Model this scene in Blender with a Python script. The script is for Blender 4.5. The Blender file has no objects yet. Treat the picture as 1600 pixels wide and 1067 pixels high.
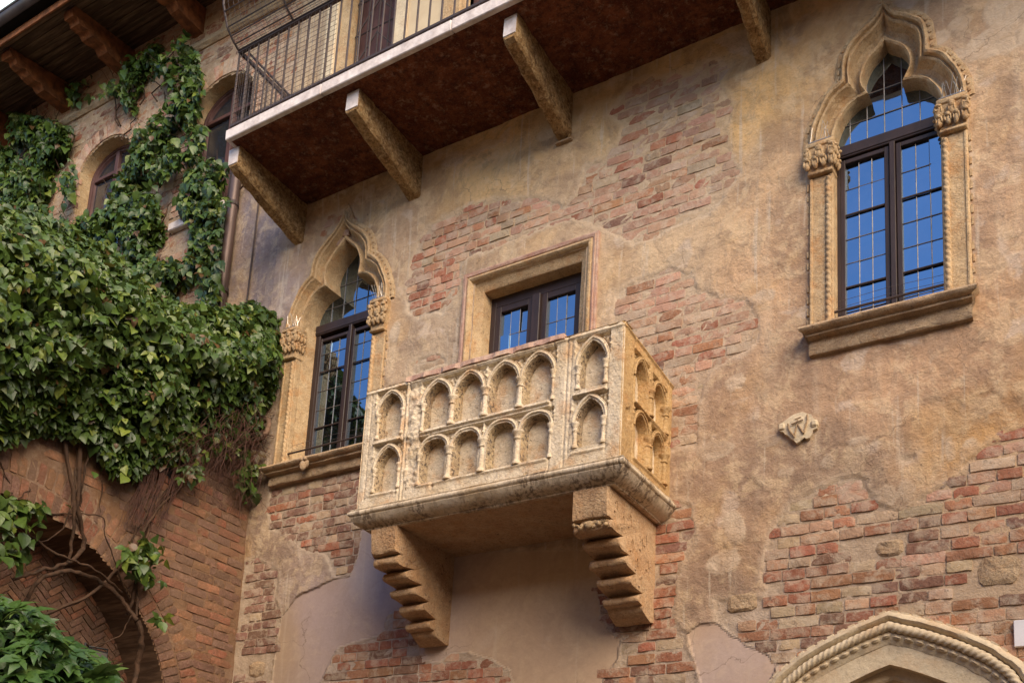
import bpy, math, random
import numpy as np
from mathutils import Matrix, Vector
random.seed(7); rng = np.random.default_rng(11)
sc = bpy.context.scene; col = sc.collection

# ---------------------------------------------------------------- camera, world, sun, exposure
F, PX, PY = 1638.0, 770.0, 1117.0                      # a shifted lens: verticals nearly parallel
yaw, pit, roll = math.radians(-32.87), math.radians(11.04), math.radians(3.45)
CAM = np.array([0.0, -6.0, 1.6])
_f = np.array([math.sin(yaw)*math.cos(pit), math.cos(yaw)*math.cos(pit), math.sin(pit)])
_r0 = np.array([math.cos(yaw), -math.sin(yaw), 0.0]); _u0 = np.cross(_r0, _f)
_r = math.cos(roll)*_r0 + math.sin(roll)*_u0; _u = -math.sin(roll)*_r0 + math.cos(roll)*_u0
cd = bpy.data.cameras.new('camera'); cam = bpy.data.objects.new('camera', cd); col.objects.link(cam)
cd.sensor_width = 36; cd.lens = F/1600*36; cd.shift_x = (800-PX)/1600; cd.shift_y = (PY-533.5)/1600
cd.clip_end = 2000; cd.clip_start = 0.05
cam.matrix_world = Matrix(((_r[0], _u[0], -_f[0], CAM[0]), (_r[1], _u[1], -_f[1], CAM[1]), (_r[2], _u[2], -_f[2], CAM[2]), (0, 0, 0, 1)))
sc.camera = cam

SUN = Vector((0.72, -0.55, 0.56)).normalized()         # towards the sun
w = bpy.data.worlds.new('World'); sc.world = w; w.use_nodes = True
nt = w.node_tree; nt.nodes.clear()
o_ = nt.nodes.new('ShaderNodeOutputWorld'); bg = nt.nodes.new('ShaderNodeBackground'); sky = nt.nodes.new('ShaderNodeTexSky')
sky.sky_type = 'NISHITA'; sky.sun_disc = False
sky.sun_elevation = math.asin(SUN.z); sky.sun_rotation = math.atan2(SUN.x, SUN.y)
sky.air_density = 1.0; sky.dust_density = 0.3; sky.ozone_density = 5.0
bg.inputs['Strength'].default_value = 0.15
# thin broken cloud over the sky
tc = nt.nodes.new('ShaderNodeTexCoord'); cn = nt.nodes.new('ShaderNodeTexNoise'); cn.inputs['Scale'].default_value = 1.3; cn.inputs['Detail'].default_value = 6
cmap = nt.nodes.new('ShaderNodeMapping'); cmap.inputs['Location'].default_value = (1.45, 0.4, 0.3)
cr = nt.nodes.new('ShaderNodeMapRange'); cr.inputs[1].default_value = 0.36; cr.inputs[2].default_value = 0.5
cmx = nt.nodes.new('ShaderNodeMix'); cmx.data_type = 'RGBA'
nt.links.new(tc.outputs['Generated'], cmap.inputs[0]); nt.links.new(cmap.outputs[0], cn.inputs['Vector']); nt.links.new(cn.outputs['Fac'], cr.inputs[0])
sy_ = nt.nodes.new('ShaderNodeSeparateXYZ'); nt.links.new(tc.outputs['Generated'], sy_.inputs[0])
cg = nt.nodes.new('ShaderNodeMapRange'); cg.inputs[1].default_value = -.25; cg.inputs[2].default_value = .25; nt.links.new(sy_.outputs[1], cg.inputs[0])
cml = nt.nodes.new('ShaderNodeMath'); cml.operation = 'MULTIPLY'; nt.links.new(cr.outputs[0], cml.inputs[0]); nt.links.new(cg.outputs[0], cml.inputs[1])
nt.links.new(cml.outputs[0], cmx.inputs['Factor']); nt.links.new(sky.outputs[0], cmx.inputs['A']); cmx.inputs['B'].default_value = (7.5, 7.4, 7.6, 1)
nt.links.new(cmx.outputs['Result'], bg.inputs[0]); nt.links.new(bg.outputs[0], o_.inputs[0])
ld = bpy.data.lights.new('sun', 'SUN'); ld.energy = 3.4; ld.angle = math.radians(50); ld.color = (1.0, 0.79, 0.54)
lo = bpy.data.objects.new('sun', ld); col.objects.link(lo); lo.rotation_euler = SUN.to_track_quat('Z', 'Y').to_euler(); lo.location = (6, -8, 12)
vs = sc.view_settings; vs.view_transform = 'Standard'; vs.look = 'None'; vs.gamma = 1; vs.use_curve_mapping = False; vs.exposure = 0.98

# ---------------------------------------------------------------- helpers
def hit(x, y, ax=1, v=0.0):
    """the point of the plane (axis ax = v) seen at photo pixel x, y"""
    d = _r*(x-PX)/F - _u*(y-PY)/F + _f
    return CAM + d*((v-CAM[ax])/d[ax])
def WP(pts, y=0.0): return [(lambda h: (h[0], h[2]))(hit(a, b, 1, y)) for a, b in pts]      # on the facade
def LP(pts, x=-6.49): return [(lambda h: (h[1], h[2]))(hit(a, b, 0, x)) for a, b in pts]    # on the side wall
def proj(P):
    q = np.asarray(P, float)-CAM; z = q@_f
    return PX+F*(q@_r)/z, PY-F*(q@_u)/z, z

def link(o, parent=None):
    col.objects.link(o)
    if parent is not None:
        o.parent = parent
        o.matrix_parent_inverse = Matrix.Translation(-Vector(parent['_loc']) if '_loc' in parent else Vector((0, 0, 0)))
    return o
def tag(o, label=None, cat=None, group=None, kind=None):
    if label: o['label'] = label
    if cat: o['category'] = cat
    if group: o['group'] = group
    if kind: o['kind'] = kind
    return o
ALL_EMPTY = []
def empty(name, loc, parent=None):
    o = bpy.data.objects.new(name, None); o.empty_display_size = .2
    link(o, parent); o.location = loc; o['_loc'] = tuple(loc); ALL_EMPTY.append(o)
    return o
def mesh(name, V, Fc, mat=None, smooth=False):
    me = bpy.data.meshes.new(name)
    V = np.asarray(V, float)
    if isinstance(Fc, np.ndarray):
        n, k = Fc.shape
        me.vertices.add(len(V)); me.vertices.foreach_set('co', V.ravel())
        me.loops.add(n*k); me.loops.foreach_set('vertex_index', Fc.ravel().astype(np.int32))
        me.polygons.add(n); me.polygons.foreach_set('loop_start', (np.arange(n)*k).astype(np.int32))
        try: me.polygons.foreach_set('loop_total', np.full(n, k, np.int32))
        except Exception: pass
        me.update(calc_edges=True)
    else:
        me.from_pydata(V.tolist(), [], Fc); me.update()
    if mat: me.materials.append(mat)
    if smooth: me.polygons.foreach_set('use_smooth', np.ones(len(me.polygons), bool))
    return me
def setcol(me, C, name='tint'):
    a = me.color_attributes.new(name, 'FLOAT_COLOR', 'POINT')
    C = np.c_[np.asarray(C, float), np.ones(len(C))]; a.data.foreach_set('color', C.ravel())
def ob(name, me, parent=None): return link(bpy.data.objects.new(name, me), parent)

class MB:
    """collects boxes, prisms, tubes, sweeps into one mesh"""
    def __init__(s): s.v = []; s.f = []; s.n = 0
    def add(s, V, Fc):
        V = np.asarray(V, float); s.v.append(V); s.f += [tuple(i+s.n for i in f) for f in Fc]; s.n += len(V); return s
    def box(s, x0, x1, y0, y1, z0, z1):
        return s.add([(x, y, z) for x in (x0, x1) for y in (y0, y1) for z in (z0, z1)],
                     [(0, 1, 3, 2), (4, 6, 7, 5), (0, 4, 5, 1), (2, 3, 7, 6), (0, 2, 6, 4), (1, 5, 7, 3)])
    def bbox(s, x0, x1, y0, y1, z0, z1, b=.004):      # box with all edges chamfered
        P = []; idx = {}
        X = (x0, x1); Y = (y0, y1); Z = (z0, z1)
        for i in (0, 1):
            for j in (0, 1):
                for k in (0, 1):
                    sx, sy, sz = 1-2*i, 1-2*j, 1-2*k
                    for a, d in enumerate(((0, b*sy, b*sz), (b*sx, 0, b*sz), (b*sx, b*sy, 0))):
                        idx[(i, j, k, a)] = len(P); P.append((X[i]+d[0], Y[j]+d[1], Z[k]+d[2]))
        I = idx; fs = []
        for i in (0, 1): fs.append([I[(i, 0, 0, 0)], I[(i, 1, 0, 0)], I[(i, 1, 1, 0)], I[(i, 0, 1, 0)]][::(-1 if i == 0 else 1)])
        for j in (0, 1): fs.append([I[(0, j, 0, 1)], I[(0, j, 1, 1)], I[(1, j, 1, 1)], I[(1, j, 0, 1)]][::(-1 if j == 0 else 1)])
        for k in (0, 1): fs.append([I[(0, 0, k, 2)], I[(1, 0, k, 2)], I[(1, 1, k, 2)], I[(0, 1, k, 2)]][::(-1 if k == 0 else 1)])
        for i in (0, 1):
            for j in (0, 1): fs.append([I[(i, j, 0, 0)], I[(i, j, 1, 0)], I[(i, j, 1, 1)], I[(i, j, 0, 1)]])
            for k in (0, 1): fs.append([I[(i, 0, k, 0)], I[(i, 1, k, 0)], I[(i, 1, k, 2)], I[(i, 0, k, 2)]])
        for j in (0, 1):
            for k in (0, 1): fs.append([I[(0, j, k, 1)], I[(1, j, k, 1)], I[(1, j, k, 2)], I[(0, j, k, 2)]])
        for i in (0, 1):
            for j in (0, 1):
                for k in (0, 1): fs.append([I[(i, j, k, 0)], I[(i, j, k, 1)], I[(i, j, k, 2)]])
        return s.add(P, fs)
    def tube(s, pts, r, n=6, taper=1.0, caps=True):
        pts = [np.asarray(p, float) for p in pts]; m = len(pts); V = []; up = None
        for i, p in enumerate(pts):
            t = pts[min(i+1, m-1)]-pts[max(i-1, 0)]; t = t/(np.linalg.norm(t)+1e-9)
            if up is None:
                up = np.array([0, 0, 1.]) if abs(t[2]) < .9 else np.array([0, 1., 0])
            a = np.cross(t, up); a /= np.linalg.norm(a)+1e-9; b = np.cross(a, t); up = b
            rr = (r[i] if hasattr(r, '__len__') else r*(1+(taper-1)*i/max(1, m-1)))
            for k in range(n):
                c, d = math.cos(2*math.pi*k/n), math.sin(2*math.pi*k/n); V.append(p+rr*(c*a+d*b))
        fs = [(i*n+k, i*n+(k+1) % n, (i+1)*n+(k+1) % n, (i+1)*n+k) for i in range(m-1) for k in range(n)]
        if caps: fs += [tuple(range(n))[::-1], tuple((m-1)*n+k for k in range(n))]
        return s.add(V, fs)
    def lathe(s, c, prof, n=12, axis=2):
        V = []
        for r, h in prof:
            for k in range(n):
                a = 2*math.pi*k/n; V.append((c[0]+r*math.cos(a), c[1]+r*math.sin(a), c[2]+h))
        m = len(prof)
        fs = [(i*n+k, i*n+(k+1) % n, (i+1)*n+(k+1) % n, (i+1)*n+k) for i in range(m-1) for k in range(n)]
        fs += [tuple(range(n))[::-1], tuple((m-1)*n+k for k in range(n))]
        return s.add(V, fs)
    def blob(s, c, r, n=8, m=6, rot=None):
        V = []
        for i in range(m+1):
            th = math.pi*i/m
            for k in range(n):
                a = 2*math.pi*k/n
                p = np.array([r[0]*math.sin(th)*math.cos(a), r[1]*math.sin(th)*math.sin(a), r[2]*math.cos(th)])
                if rot is not None: p = rot@p
                V.append(np.asarray(c)+p)
        fs = [(i*n+k, (i+1)*n+k, (i+1)*n+(k+1) % n, i*n+(k+1) % n) for i in range(m) for k in range(n)]
        return s.add(V, fs)
    def prism_x(s, poly, x0, x1):                     # polygon in (y, z) extruded along x
        n = len(poly); V = [(x0, a, b) for a, b in poly]+[(x1, a, b) for a, b in poly]
        return s.add(V, [tuple(range(n)), tuple(range(n, 2*n))[::-1]]+[(i, n+i, n+(i+1) % n, (i+1) % n) for i in range(n)])
    def prism_y(s, poly, y0, y1):                     # polygon in (x, z) extruded along y
        n = len(poly); V = [(a, y0, b) for a, b in poly]+[(a, y1, b) for a, b in poly]
        return s.add(V, [tuple(range(n)), tuple(range(n, 2*n))[::-1]]+[(i, n+i, n+(i+1) % n, (i+1) % n) for i in range(n)])
    def build(s, name, mat, parent=None, smooth=False, wob=0):
        V = np.vstack(s.v)
        if wob: V = V+noise3(V, 14)[:, None]*wob*np.array([1, 1, 1])+noise3(V+9, 45)[:, None]*wob*.5
        me = mesh(name, V, s.f, mat, smooth)
        import bmesh
        bm = bmesh.new(); bm.from_mesh(me); bmesh.ops.recalc_face_normals(bm, faces=bm.faces); bm.to_mesh(me); bm.free()
        if smooth:
            try: me.set_sharp_from_angle(angle=math.radians(48))
            except Exception: pass
        return ob(name, me, parent)

# value noise in numpy
_T = rng.random((64, 64, 64))
def noise3(P, scale):
    P = np.asarray(P, float)*scale; i = np.floor(P).astype(int); f = P-i; f = f*f*(3-2*f); r = 0
    for a in (0, 1):
        for b in (0, 1):
            for c in (0, 1):
                wt = (f[:, 0] if a else 1-f[:, 0])*(f[:, 1] if b else 1-f[:, 1])*(f[:, 2] if c else 1-f[:, 2])
                r = r+wt*_T[(i[:, 0]+a) % 64, (i[:, 1]+b) % 64, (i[:, 2]+c) % 64]
    return r*2-1
def fbm(P, scale, oct=4):
    r = 0; a = 1; t = 0
    for k in range(oct): r = r+a*noise3(np.asarray(P)+k*3.7, scale*2**k); t += a; a *= .5
    return r/t
def n2(X, Z, scale, oct=4, s=0): return fbm(np.c_[X, np.full(len(X), 1.7+s), Z], scale, oct)
def polydist(X, Z, poly):
    """signed distance to a polygon, positive inside"""
    P = np.asarray(poly, float); n = len(P); d = np.full(len(X), 1e9); ins = np.zeros(len(X), bool)
    for i in range(n):
        a = P[i]; b = P[(i+1) % n]; e = b-a; L = (e@e)+1e-12
        t = np.clip(((X-a[0])*e[0]+(Z-a[1])*e[1])/L, 0, 1)
        d = np.minimum(d, np.hypot(X-a[0]-t*e[0], Z-a[1]-t*e[1]))
        c = ((a[1] > Z) != (b[1] > Z)); xi = a[0]+(Z-a[1])*(b[0]-a[0])/((b[1]-a[1]) if b[1] != a[1] else 1e-9)
        ins ^= c & (X < xi)
    return np.where(ins, d, -d)
def sstep(a, b, x): t = np.clip((x-a)/(b-a), 0, 1); return t*t*(3-2*t)

# ---------------------------------------------------------------- materials
class NB:
    def __init__(s, name, rough=.85, spec=.3):
        s.m = bpy.data.materials.new(name); s.m.use_nodes = True; s.t = s.m.node_tree
        s.b = s.t.nodes['Principled BSDF']; s.b.inputs['Roughness'].default_value = rough; s.b.inputs['Specular IOR Level'].default_value = spec
        s.pos = s.N('ShaderNodeNewGeometry').outputs['Position']
    def N(s, k, **kw):
        n = s.t.nodes.new(k)
        for a, b in kw.items(): setattr(n, a, b)
        return n
    def L(s, a, b): s.t.links.new(a, b)
    def noise(s, scale, detail=5, rough=.55, stretch=None, loc=(0, 0, 0), dist=0):
        n = s.N('ShaderNodeTexNoise'); n.inputs['Scale'].default_value = scale; n.inputs['Detail'].default_value = detail; n.inputs['Roughness'].default_value = rough; n.inputs['Distortion'].default_value = dist
        m = s.N('ShaderNodeMapping'); m.inputs['Location'].default_value = loc
        if stretch: m.inputs['Scale'].default_value = stretch
        s.L(s.pos, m.inputs[0]); s.L(m.outputs[0], n.inputs['Vector']); return n.outputs['Fac']
    def rng(s, v, a, b, c=0, d=1):
        n = s.N('ShaderNodeMapRange'); n.inputs[1].default_value = a; n.inputs[2].default_value = b; n.inputs[3].default_value = c; n.inputs[4].default_value = d; s.L(v, n.inputs[0]); return n.outputs[0]
    def math(s, op, a, b=None):
        n = s.N('ShaderNodeMath', operation=op)
        for i, v in enumerate((a, b)):
            if v is None: continue
            if hasattr(v, 'links') or hasattr(v, 'is_linked'): s.L(v, n.inputs[i])
            else: n.inputs[i].default_value = v
        return n.outputs[0]
    def mix(s, f, a, b, mode='MIX'):
        n = s.N('ShaderNodeMix', data_type='RGBA', blend_type=mode)
        for k, v in (('Factor', f), ('A', a), ('B', b)):
            if isinstance(v, (int, float)): n.inputs[k].default_value = v
            elif isinstance(v, tuple): n.inputs[k].default_value = (*v[:3], 1)
            else: s.L(v, n.inputs[k])
        return n.outputs['Result']
    def bump(s, parts, dist=.01, strength=1.0):
        h = None
        for v, k in parts:
            t = s.math('MULTIPLY', v, k); h = t if h is None else s.math('ADD', h, t)
        b = s.N('ShaderNodeBump'); b.inputs['Distance'].default_value = dist; b.inputs['Strength'].default_value = strength; s.L(h, b.inputs['Height']); s.L(b.outputs[0], s.b.inputs['Normal'])
    def out(s, c):
        if isinstance(c, tuple): s.b.inputs['Base Color'].default_value = (*c, 1)
        else: s.L(c, s.b.inputs['Base Color'])
        return s.m

def mat_plaster(name='weathered_plaster', m0=(.40, .31, .225), m1=(.62, .51, .38), k=1.0, mt=.35):
    n = NB(name, .92, .15)
    at = n.N('ShaderNodeAttribute', attribute_name='tint').outputs['Color']
    zo = n.N('ShaderNodeAttribute', attribute_name='zone'); sep = n.N('ShaderNodeSeparateColor'); n.L(zo.outputs['Color'], sep.inputs[0])
    smooth, brickz, crumble = sep.outputs[0], sep.outputs[1], sep.outputs[2]
    big = n.noise(1.6, 6, .6, dist=.6); mid = n.noise(6.5, 7, .65, dist=.5, loc=(3, 1, 5)); fine = n.noise(60, 6, .65); str_ = n.noise(5.5, 5, .6, stretch=(1.6, 1, .12)); thin = n.noise(22, 3, .5, stretch=(1, 1, .05), loc=(2, 0, 4))
    old = n.math('SUBTRACT', 1.0, n.math('MULTIPLY', smooth, .72))
    c = n.mix(n.math('MULTIPLY', n.rng(big, .42, .60), old), at, n.mix(.58, at, (.24, .16, .115)))
    c = n.mix(n.math('MULTIPLY', n.rng(mid, .50, .60, 0, .62), old), c, n.mix(.62*k, c, (.78, .60, .38)))
    c = n.mix(n.math('MULTIPLY', n.rng(n.noise(4.2, 7, .7, loc=(8, 3, 1), dist=1.2), .53, .59, 0, .55), old), c, n.mix(.55, c, (.20, .14, .10)))
    c = n.mix(n.math('MULTIPLY', n.rng(n.noise(3.1, 4, .5, loc=(1, 9, 7), dist=.4), .62, .67, 0, .55), old), c, n.mix(k, c, (.62, .50, .40)))      # pale repairs
    c = n.mix(n.math('MULTIPLY', n.rng(n.noise(2.3, 4, .5, loc=(5, 2, 9)), .55, .70, 0, .40*k), old), c, (.58, .36, .16))               # ochre remains
    c = n.mix(n.math('MULTIPLY', n.rng(str_, .50, .72, 0, .35), old), c, n.mix(.6*k, c, (.68, .57, .43)))
    c = n.mix(n.math('MULTIPLY', n.rng(thin, .62, .70, 0, .50*k), old), c, (.64, .54, .42))
    c = n.mix(n.rng(fine, .40, .75, 0, .20), c, n.mix(.55, c, (.14, .10, .08)))
    g2 = n.noise(24, 8, .75, loc=(6, 1, 3), dist=.5)
    c = n.mix(n.math('MULTIPLY', n.rng(g2, .52, .66, 0, .26), old), c, n.mix(.7, c, (.15, .105, .075)))
    c = n.mix(n.math('MULTIPLY', n.rng(g2, .48, .34, 0, .22), old), c, n.mix(.6, c, (.78, .66, .48)))
    pits = n.math('MULTIPLY', n.rng(n.noise(44, 5, .6, loc=(4, 4, 4), dist=.8), .64, .70, 0, .8), n.rng(n.noise(1.7, 4, .6, loc=(9, 2, 2)), .50, .62, .1, 1))
    c = n.mix(n.math('MULTIPLY', pits, old), c, (.12, .085, .06))
    mort = n.mix(n.rng(n.noise(9, 6, .6), .35, .65), m0, m1)
    mort = n.mix(n.rng(fine, .4, .7, 0, .5), mort, (.24, .18, .13))
    c = n.mix(brickz, c, n.mix(mt, mort, at))
    cr_ = n.mix(n.rng(mid, .38, .62), n.mix(.25, m1, at), n.mix(.5, m0, at))
    c = n.mix(n.math('MULTIPLY', crumble, .85), c, cr_)
    vo = n.N('ShaderNodeTexVoronoi', feature='DISTANCE_TO_EDGE'); vo.inputs['Scale'].default_value = 1.5
    wv = n.N('ShaderNodeVectorMath', operation='ADD'); nz_ = n.N('ShaderNodeTexNoise'); nz_.inputs['Scale'].default_value = 3.5; nz_.inputs['Detail'].default_value = 6; n.L(n.pos, nz_.inputs['Vector'])
    sc_ = n.N('ShaderNodeVectorMath', operation='SCALE'); sc_.inputs['Scale'].default_value = .55; n.L(nz_.outputs['Color'], sc_.inputs[0]); n.L(n.pos, wv.inputs[0]); n.L(sc_.outputs[0], wv.inputs[1]); n.L(wv.outputs[0], vo.inputs['Vector'])
    crack = n.math('MULTIPLY', n.rng(vo.outputs['Distance'], .0, .007, 1, 0), n.rng(n.noise(1.3, 3, .5, loc=(3, 3, 8)), .50, .58))
    c = n.mix(n.math('MULTIPLY', crack, .6), c, (.13, .09, .065))
    n.bump([(big, .6), (mid, n.rng(smooth, 0, 1, .9, .15)), (n.noise(20, 8, .75), n.rng(smooth, 0, 1, .9, .1)), (fine, n.rng(smooth, 0, 1, .4, .06))], .017, .85)
    return n.out(c)
def mat_brick(single, name, sm0=.47, sk=.85, smc=(.54, .44, .33)):
    n = NB(name, .9, .2)
    if single: at = n.N('ShaderNodeObjectInfo').outputs['Color']
    else: at = n.N('ShaderNodeAttribute', attribute_name='tint').outputs['Color']
    f = n.noise(55, 6, .7); m = n.noise(16, 6, .65); sm = n.noise(9, 6, .7, loc=(3, 3, 3), dist=.4)
    c = n.mix(n.rng(m, .3, .7, 0, .55), at, n.mix(.5, at, (.16, .075, .045)))
    c = n.mix(n.rng(f, .4, .7, 0, .5), c, n.mix(.6, c, (.55, .36, .25)))
    c = n.mix(n.rng(sm, sm0, sm0+.12, 0, sk), c, n.mix(.66, at, smc))
    c = n.mix(n.rng(n.noise(24, 5, .7, loc=(1, 7, 2)), .60, .68, 0, .6), c, (.11, .07, .055))
    n.bump([(f, .5), (m, 1.0), (n.noise(110, 4, .6), .2)], .012, .9)
    return n.out(c)
def mat_stone(name, a, b, dark, rust=.35, scale=1.0, rough=.8, pits=.6, bumpd=.008, p0=.57):
    n = NB(name, rough, .25)
    big = n.noise(3*scale, 6, .6, dist=.5); mid = n.noise(11*scale, 6, .65, loc=(2, 5, 1)); f = n.noise(70*scale, 5, .6)
    c = n.mix(n.rng(big, .35, .65), a, b)
    c = n.mix(n.rng(mid, .48, .70, 0, .6), c, n.mix(.5, c, dark))
    c = n.mix(n.rng(n.noise(5*scale, 5, .6, loc=(7, 7, 0)), .52, .68, 0, rust), c, (.50, .25, .09))
    c = n.mix(n.rng(n.noise(26*scale, 6, .75, loc=(0, 3, 9), dist=.6), p0, p0+.09, 0, pits), c, dark)
    g_ = n.noise(48*scale, 7, .75, loc=(2, 2, 6)); c = n.mix(n.rng(g_, .50, .38, 0, .35), c, n.mix(.5, c, (.85, .74, .55))); c = n.mix(n.rng(g_, .54, .66, 0, .45), c, dark)
    c = n.mix(n.rng(f, .55, .8, 0, .35), c, n.mix(.6, c, (.72, .66, .55)))
    n.bump([(mid, 1), (f, .25), (n.noise(30*scale, 6, .7), .6)], bumpd, .9)
    return n.out(c)
def mat_simple(name, a, b=None, rough=.6, spec=.4, scale=8, metal=0, bumpk=.0, stretch=None, thr=(.35, .65)):
    n = NB(name, rough, spec); n.b.inputs['Metallic'].default_value = metal
    v = n.noise(scale, 6, .6, stretch=stretch)
    c = n.mix(n.rng(v, *thr), a, b or tuple(x*.6 for x in a))
    if bumpk: n.bump([(v, 1), (n.noise(scale*5, 5, .6, stretch=stretch), .4)], bumpk, .8)
    return n.out(c)
def mat_leaf(name, a, b, yel):
    n = NB(name, .42, .45)
    oi = n.N('ShaderNodeAttribute', attribute_name='tint').outputs['Color']; sep = n.N('ShaderNodeSeparateColor'); n.L(oi, sep.inputs[0])
    r = n.math('FRACT', n.math('ADD', sep.outputs[0], n.N('ShaderNodeObjectInfo').outputs['Random']))
    c = n.mix(n.rng(r, 0, .7), a, b); c = n.mix(n.rng(r, .80, 1.0), c, yel); c = n.mix(n.rng(r, .975, .98), c, (.13, .065, .025))
    c = n.mix(n.rng(n.noise(40, 3, .5), .4, .7, 0, .4), c, tuple(x*.6 for x in a))
    # a little light passes through a leaf
    tr = n.N('ShaderNodeBsdfTranslucent'); n.L(n.mix(.5, c, yel), tr.inputs[0]); mx = n.N('ShaderNodeMixShader'); mx.inputs[0].default_value = .16
    n.L(n.b.outputs[0], mx.inputs[1]); n.L(tr.outputs[0], mx.inputs[2]); n.L(mx.outputs[0], n.t.nodes['Material Output'].inputs[0])
    n.bump([(n.noise(30, 4, .5), 1)], .006, .6)
    return n.out(c)
M = {}
M['plaster'] = mat_plaster()
M['side_render'] = mat_plaster('shaded_red_render', (.13, .075, .046), (.22, .14, .088), .20, .45)  # side wall render and bricks: the creeper's shade is put into the dark colours
M['brick_s'] = mat_brick(True, 'shaded_brick', .42, .75, (.15, .095, .06)); M['bricks_s'] = mat_brick(False, 'shaded_brick_mass', .42, .75, (.15, .095, .06))
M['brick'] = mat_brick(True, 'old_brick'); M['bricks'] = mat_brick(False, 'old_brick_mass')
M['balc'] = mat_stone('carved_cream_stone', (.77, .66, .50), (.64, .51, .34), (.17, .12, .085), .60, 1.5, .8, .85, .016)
M['balc_side'] = mat_stone('golden_stained_shaded_stone', (.52, .34, .15), (.42, .26, .11), (.16, .09, .045), .5, 1.5, .8, .8, .016)  # ochre staining, plus the side's warm bounce and shade put into the colour
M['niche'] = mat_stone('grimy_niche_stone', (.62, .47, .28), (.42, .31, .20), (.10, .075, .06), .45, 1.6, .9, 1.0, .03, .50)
def mat_ledge():
    n = NB('streaked_ledge_stone', .85, .25)
    big = n.noise(4, 6, .6); f = n.noise(60, 5, .6); c = n.mix(n.rng(big, .35, .65), (.68, .58, .44), (.52, .39, .24))
    st = n.noise(38, 4, .7, stretch=(1, 1, .07), loc=(1, 0, 2)); patch = n.rng(n.noise(5, 3, .5, loc=(4, 4, 1)), .42, .58); c = n.mix(n.math('MULTIPLY', n.rng(st, .46, .58, 0, .95), n.math('ADD', .12, n.math('MULTIPLY', patch, .75))), c, (.12, .080, .055))
    c = n.mix(n.rng(n.noise(60, 6, .75), .56, .66, 0, .6), c, (.17, .12, .09)); n.bump([(big, 1), (f, .3), (st, .6)], .010, .9); return n.out(c)
M['ledge'] = mat_ledge()
M['corbel'] = mat_stone('pink_corbel_stone', (.46, .27, .14), (.56, .38, .22), (.13, .075, .045), .4, 1.6, .85, .9, .022)
def mat_tufa():
    n = NB('rough_pitted_beam_stone', .92, .2); a = n.noise(9, 7, .7); b = n.noise(34, 7, .75, dist=.6); f = n.noise(90, 5, .7)
    c = n.mix(n.rng(a, .38, .62), (.66, .40, .17), (.36, .20, .085)); c = n.mix(n.rng(b, .50, .40, 0, .8), c, (.82, .60, .32)); c = n.mix(n.rng(b, .53, .60, 0, .55), c, (.075, .042, .025))
    c = n.mix(n.rng(f, .52, .66, 0, .35), c, (.16, .09, .05)); n.bump([(a, 1), (b, 1.2), (f, .5)], .045, 1.0); return n.out(c)
M['tufa'] = mat_tufa()
M['window_stone'] = mat_stone('window_stone', (.58, .42, .24), (.44, .29, .15), (.13, .085, .055), .6, 1.8, .85, .8, .014)
M['sill'] = mat_stone('sill_stone', (.50, .36, .22), (.34, .23, .14), (.10, .07, .05), .35, 2.4, .85, .9, .016)
M['pale'] = mat_stone('pale_door_stone', (.66, .55, .38), (.56, .45, .30), (.33, .25, .17), .3, 1.0, .75, .30)
M['marble'] = mat_stone('red_verona_marble', (.40, .22, .17), (.56, .40, .30), (.20, .10, .08), .2, 2.6, .7, .6)
M['white_stone'] = mat_simple('white_slab_edge_stone', (.74, .67, .63), (.50, .43, .40), .8, .2, 11, bumpk=.010)
def mat_soffit():
    n = NB('red_brown_soffit', .95, .15); a = n.noise(7, 7, .7); b = n.noise(26, 6, .7); f = n.noise(70, 4, .6)
    c = n.mix(n.rng(a, .40, .60), (.11, .032, .018), (.25, .085, .042)); c = n.mix(n.rng(b, .48, .62, 0, .8), c, (.065, .026, .018))
    c = n.mix(n.rng(n.noise(16, 6, .75, loc=(5, 5, 5)), .54, .66, 0, .75), c, (.36, .21, .14)); c = n.mix(n.rng(f, .55, .7, 0, .5), c, (.30, .17, .11))
    n.bump([(a, 1), (b, 1), (f, .4)], .03, 1.0); return n.out(c)
M['soffit'] = mat_soffit()
M['frame'] = mat_simple('dark_brown_window_wood', (.045, .026, .022), (.028, .017, .015), .5, .4, 14, bumpk=.003, stretch=(1, 1, .2))
M['purple_frame'] = mat_simple('old_purple_brown_wood', (.13, .065, .060), (.075, .038, .036), .6, .3, 14, bumpk=.003, stretch=(1, 1, .2))
M['lead'] = mat_simple('lead_came', (.30, .27, .25), (.18, .16, .15), .5, .5, 30, metal=.4)
M['iron'] = mat_simple('dark_iron', (.050, .040, .040), (.085, .055, .045), .6, .4, 40, metal=.3)
M['rail_iron'] = mat_simple('weathered_grey_iron', (.045, .036, .038), (.075, .05, .042), .6, .4, 40, metal=.2)
M['wire'] = mat_simple('galvanised_wire', (.16, .14, .14), (.10, .085, .08), .5, .5, 40, metal=.3)
M['spike'] = mat_simple('steel_spike', (.55, .52, .48), (.4, .37, .34), .35, .5, 40, metal=.7)
M['pipe'] = mat_simple('brown_downpipe', (.13, .085, .070), (.08, .055, .05), .45, .4, 8, metal=.3, stretch=(1, 1, .3))
M['gutter'] = mat_simple('dark_gutter_metal', (.10, .075, .070), (.065, .05, .05), .4, .5, 8, metal=.4)
M['copper'] = mat_simple('green_copper', (.10, .34, .24), (.07, .24, .18), .6, .3, 9)
M['eave_wood'] = mat_simple('dark_eave_wood', (.085, .052, .034), (.24, .155, .10), .9, .15, 9, bumpk=.008, stretch=(.25, 3, 1), thr=(.45, .7))
M['red_wood'] = mat_simple('red_brown_rafter_wood', (.30, .115, .05), (.13, .055, .03), .9, .15, 14, bumpk=.014)
M['tile'] = mat_simple('roof_tile_clay', (.36, .16, .09), (.24, .11, .07), .9, .2, 10, bumpk=.006)
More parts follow.
